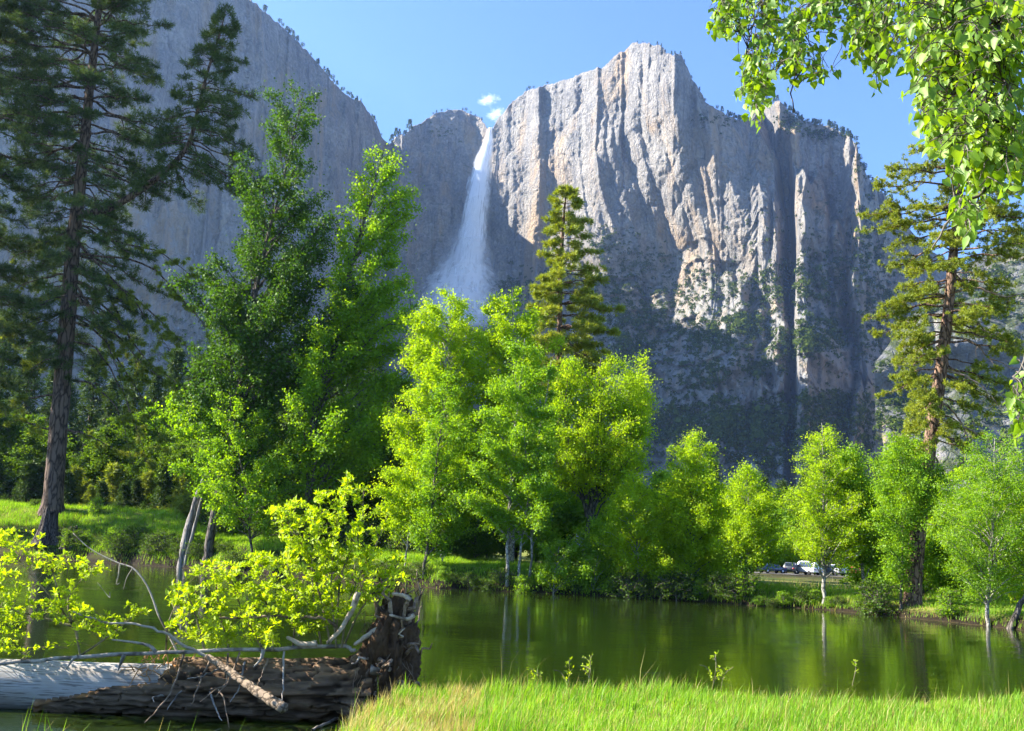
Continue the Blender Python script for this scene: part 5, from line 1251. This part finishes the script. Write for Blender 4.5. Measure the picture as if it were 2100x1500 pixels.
# ---- overhanging cottonwood at the upper right, its trunk outside the frame
if on('hang'):
    rng = np.random.default_rng(101); T = Tubes(); LP, LD, LS = [], [], []
    base = np.array([5.6, 4.6, gz(5.6, 4.6)])
    trunk = smooth_path([base - [0, 0, .3], base + [.1, 0, 3], base + [-.1, .2, 6], base + [-.5, .4, 9]], 16); T.add(trunk, np.linspace(.3, .1, 16), 10, .1, rng)
    def L_(a, r0, r1, n=14, wig=.012):
        P = smooth_path(a, n); P[1:-1] += rng.normal(size=(n - 2, 3)) * wig; T.add(P, np.linspace(r0, r1, n), 6); return P
    up = L_([trunk[9], (4.2, 5.0, 7.6), (2.9, 5.6, 7.6), (1.6, 6.1, 7.3)], .09, .03)
    up2 = L_([trunk[8], (4.4, 4.2, 6.3), (3.0, 4.1, 6.3), (1.8, 4.2, 5.9)], .08, .03)
    br = [L_([at(x, y, Y) for x, y, Y in a], r, .004, 16) for a, r in (
        ([(2190, 240, 4.6), (2120, 285, 4.6), (2080, 312, 4.6), (2040, 362, 4.6), (1990, 410, 4.6), (1940, 450, 4.6), (1912, 508, 4.6)], .013),
        ([(1730, -60, 6.1), (1690, 0, 6.1), (1655, 40, 6.1), (1638, 85, 6.1), (1590, 150, 6.1), (1545, 195, 6.0)], .012),
        ([(1690, -40, 6.0), (1650, 20, 6.0), (1633, 90, 6.0), (1630, 160, 6.0), (1628, 232, 6.0)], .006),
        ([(1610, -60, 6.1), (1560, 0, 6.1), (1540, 60, 6.1), (1530, 110, 6.1)], .008),
        ([(1560, -60, 6.2), (1510, 0, 6.2), (1470, 40, 6.2)], .007),
        ([(1760, -60, 6.0), (1780, 20, 6.0), (1790, 80, 6.0), (1800, 150, 6.0)], .007),
        ([(1850, -60, 5.0), (1880, 60, 5.0), (1890, 160, 5.0), (1905, 260, 5.0)], .01),
        ([(1960, -60, 4.4), (1975, 80, 4.4), (1990, 200, 4.4), (1985, 330, 4.4), (1960, 420, 4.4)], .01),
        ([(2060, -60, 4.2), (2050, 80, 4.2), (2060, 200, 4.2), (2040, 320, 4.2)], .01),
        ([(2160, 560, 4.5), (2110, 700, 4.5), (2085, 790, 4.5), (2092, 830, 4.5)], .006))]
    SPa = np.concatenate(br)
    PLY = [([(1452, -10), (1450, 60), (1490, 85), (1520, 62), (1560, 40), (1600, 20), (1640, -10)], 34, 6.2, .0), ([(1560, 20), (1600, 30), (1650, 30), (1640, 120), (1590, 140), (1545, 110)], 26, 6.1, 0), ([(1515, 130), (1560, 120), (1580, 180), (1570, 260), (1545, 250), (1518, 195)], 22, 6.0, 0),
           ([(1600, 60), (1650, 40), (1650, 130), (1625, 180), (1605, 160)], 12, 6.0, 0), ([(1650, -10), (1850, -10), (1850, 80), (1800, 90), (1760, 110), (1700, 70)], 56, 6.0, 0), ([(1665, 120), (1690, 115), (1705, 160), (1690, 175)], 6, 5.9, 0), ([(1745, 70), (1830, 60), (1850, 110), (1810, 140), (1750, 130)], 22, 5.8, 0), ([(1785, 150), (1812, 145), (1815, 175), (1790, 180)], 2, 5.5, 0),
           ([(1850, -10), (2110, -10), (2110, 260), (1990, 330), (1900, 290), (1870, 200), (1845, 110)], 270, 4.6, 0), ([(1880, 230), (2110, 230), (2110, 330), (2070, 380), (2030, 360), (1985, 400), (1955, 360), (1915, 300)], 70, 4.5, 0), ([(1968, 400), (2010, 420), (2010, 470), (1985, 490), (1970, 450)], 9, 4.5, 0), ([(2060, 330), (2110, 300), (2110, 390), (2070, 400)], 10, 4.4, 0), ([(2080, 780), (2110, 780), (2110, 930), (2085, 900)], 7, 4.5, 0)]
    for poly, n, Y, _ in PLY:
        for q in poly_pts(poly, int(n * 2.6), rng):
            e = at(q[0], q[1], Y + rng.normal() * .35)
            d = np.linalg.norm((SPa - e) * [1, .6, 1], axis=1) + np.maximum(0, e[2] - SPa[:, 2] + .06) * 2
            b = SPa[int(np.argmin(d))]; L = np.linalg.norm(e - b)
            if L > .5: b = e + nrm((b - e) * [1, 1, .5] + [0, 0, .15]) * rng.uniform(.25, .5)
            tw = limb(b, e, rng, 6, .12, .04); T.add(tw, np.linspace(.0035, .0018, 6), 4)
            m = int(rng.integers(3, 7)); p = sample_path(tw, rng.uniform(.45, 1.03, m)); o = rand_unit(rng, m) * .035 + [0, 0, -.015]
            for a_, o_ in zip(p, o): T.add(np.array([a_, a_ + o_ * .6, a_ + o_]), .0012, 3)
            LP.append(p + o); LD.append(o * 8 + rand_unit(rng, m) * .65 + [0, 0, -.7])
    LP = np.concatenate(LP); LD = np.concatenate(LD); n = len(LP); L = .043 * rng.uniform(.5, 1.3, n)
    # twigs outside the frame fill the rest of the crown
    oo = np.array([(rng.uniform(1.8, 6), rng.uniform(3.2, 7), rng.uniform(7.3, 9.5)) for _ in range(1500)])
    LP = np.concatenate([LP, oo]); LD = np.concatenate([LD, rand_unit(rng, 1500) + [0, 0, -.6]]); L = np.concatenate([L, .075 * np.ones(1500)]); n = len(LP)
    for q in oo[::12]:
        b = up[int(np.argmin(np.linalg.norm(up - q, axis=1)))]; T.add(limb(b, q, rng, 5, .05, .05), np.linspace(.012, .004, 5), 4)
    root = thing('cottonwood_tree', 'near cottonwood whose leafy twigs hang into the upper right corner', 'tree', tuple(base))
    for nm, me in (('trunk', T.mesh('trunk', B_COT)), ('leaves', leaves_mesh('leaves', LP, LD, rand_unit(rng, n) + [-.3, -.5, .3], L, L * rng.uniform(.85, 1.05, n), L_NEAR, HEART, True))):
        me.transform(Matrix.Translation(-Vector(base))); link(nm, me, root)

# ---- grasses
def blades(name, P, H, W, mat, rng, lean=.35, seg=True):
    n = len(P); a = rng.random(n) * 6.28; side = np.stack([np.cos(a), np.sin(a), 0 * a], -1)
    b = rng.random(n) * 6.28; ln = np.stack([np.cos(b), np.sin(b), 0 * b], -1) * (rng.uniform(.05, 1, n) * lean * H)[:, None] + np.array([.12, -.02, 0]) * H[:, None]
    up = np.array([0, 0, 1.0]) * H[:, None]; w = (W * rng.uniform(.6, 1.3, n))[:, None] * side
    V = np.stack([P - w, P + w, P + up * .55 + ln * .3 - w * .8, P + up * .55 + ln * .3 + w * .8, P + up * rng.uniform(.86, 1.0, (n, 1)) + ln], 1).reshape(-1, 3)
    o = (np.arange(n) * 5)[:, None]
    return kind(link(name, mesh_np(name, V, [np.array([[0, 1, 3, 2]]) + o, np.array([[2, 3, 4]]) + o], mat)), 'stuff')
if on('grass'):
    rng = np.random.default_rng(120)
    N = 330000
    Y = rng.uniform(10.5, 27, N) ** 1.0; x = (rng.uniform(-.56, .62, N)) * Y
    yl = y_near(x); keep = (Y < yl - .02) & (rng.random(N) < np.where(yl - Y < 1.2, 1, .8)) & ((x > -3.5) | (yl - Y < 1.2)); x, Y, yl = x[keep], Y[keep], yl[keep]
    z = land(x, Y); d = yl - Y
    hh = (.09 + .27 * fbm(x * 1.1, Y * 1.1, 0, 3, 121) ** 1.3) * rng.uniform(.55, 1.35, len(x)) * (1 + .45 * (1 - sst(d, 0, 1.2)))
    hh = hh * np.where(rng.random(len(x)) < .025, rng.uniform(1.4, 2.1, len(x)), 1)
    P = np.stack([x, Y, z - .02], -1)
    dryp = np.clip(.12 + .6 * (1 - sst(d, .0, .9)) * (fbm(x * .7, Y * .7, 0, 3, 122) > .47) + .55 * (x < -.3) * (x > -2.4) * (fbm(x * 2, Y * 2, 0, 2, 124) > .45), 0, .8)
    dry = rng.random(len(x)) < dryp
    blades('grass', P[~dry], hh[~dry], .0058, G_NEAR, rng)
    blades('dry_grass', P[dry], hh[dry] * 1.25, .0042, G_DRY, rng, .6)
    # far banks and meadows
    N = 170000
    px = rng.uniform(-60, 2160, N); d = rng.gamma(1.6, 5.0, N) * np.where(px > 1750, 2.0, 1.0)
    bk = np.interp(px, np.arange(-100, 2300, 20), [bank(q) for q in np.arange(-100, 2300, 20)])
    Y = bk + d - .1; x = (px - 1050) / 2100 * Y; z = land(x, Y); k = (z > .03) & (Y < 240); x, Y, z, px, d = x[k], Y[k], z[k], px[k], d[k]
    hh = (.10 + .75 * fbm(x * .55, Y * .55, 0, 3, 125) ** 1.5) * rng.uniform(.5, 1.3, len(x)) * Y / 85
    dr = rng.random(len(x)) < np.where(px > 1450, .18 + .5 * (Y > 85), .04)
    P = np.stack([x, Y, z - .03], -1)
    blades('meadow_grass', P[~dr], hh[~dr], .016, G_FAR, rng); blades('dry_meadow_grass', P[dr], hh[dr] * .9, .016, G_DRY, rng)

# ---- stumps on the left bank
if on('stump'):
    rng = np.random.default_rng(140)
    for label, px, d, top, r, sd in (('dark broken stump with jagged top in front of the huge pine', 106, 1.2, 1036, .85, 1), ('small blackened root stump right of the jagged stump', 150, .5, 1078, .62, 2)):
        Y = bank(px, d); p = at(px, top, Y); g = gz(p[0], Y) - .4; n, m = 40, 26
        th = np.linspace(0, 6.283, n, endpoint=False)[None]; s_ = np.linspace(0, 1, m)[:, None]
        ht = (p[2] - g) * (.62 + .5 * fbm(np.cos(th) * 1.6 + 4, np.sin(th) * 1.6 + 4, 0, 4, 141 + sd))
        rr = r * (1 + .55 * (1 - s_) ** 3 - .35 * s_) * (1 + .5 * (ridge(np.cos(th) * 3 + 8, np.sin(th) * 3 + s_ * .5 + 8, 150 + sd) - .5))
        V = np.stack([p[0] + rr * np.cos(th), Y + rr * np.sin(th), g + s_ * ht + 0 * th], -1).reshape(-1, 3)
        V = np.vstack([V, [[p[0], Y, g + (p[2] - g) * .6]]]); top_ = (m - 1) * n
        tag(link('tree_stump', mesh_np('tree_stump', V, [grid_faces(m, n, True), np.array([(top_ + i, top_ + (i + 1) % n, len(V) - 1) for i in range(n)])], m_bark('stump_wood', (.05, .04, .032), (.16, .13, .11), (5, 5, .8), .9))), label, 'tree stump')
# ------------------------------------------------------------------ valley air
def haze():
    x, y0, y1, z0, z1 = 3600, -420, 3700, -12, 1750
    V = [(-x, y0, z0), (x, y0, z0), (x, y1, z0), (-x, y1, z0), (-x, y0, z1), (x, y0, z1), (x, y1, z1), (-x, y1, z1)]
    F = [(3, 2, 1, 0), (4, 5, 6, 7), (0, 1, 5, 4), (1, 2, 6, 5), (2, 3, 7, 6), (3, 0, 4, 7)]
    t = NT('valley_air')
    v = t.n('ShaderNodeVolumePrincipled')
    v.inputs['Color'].default_value = (0.40, 0.60, 1.0, 1)
    v.inputs['Density'].default_value = 0.00005
    v.inputs['Anisotropy'].default_value = 0.6
    t.l(v.outputs[0], t.out.inputs['Volume'])
    kind(link('haze', mesh_np('haze', V, np.array(F), t.m)), 'stuff')
if on('haze'): haze()
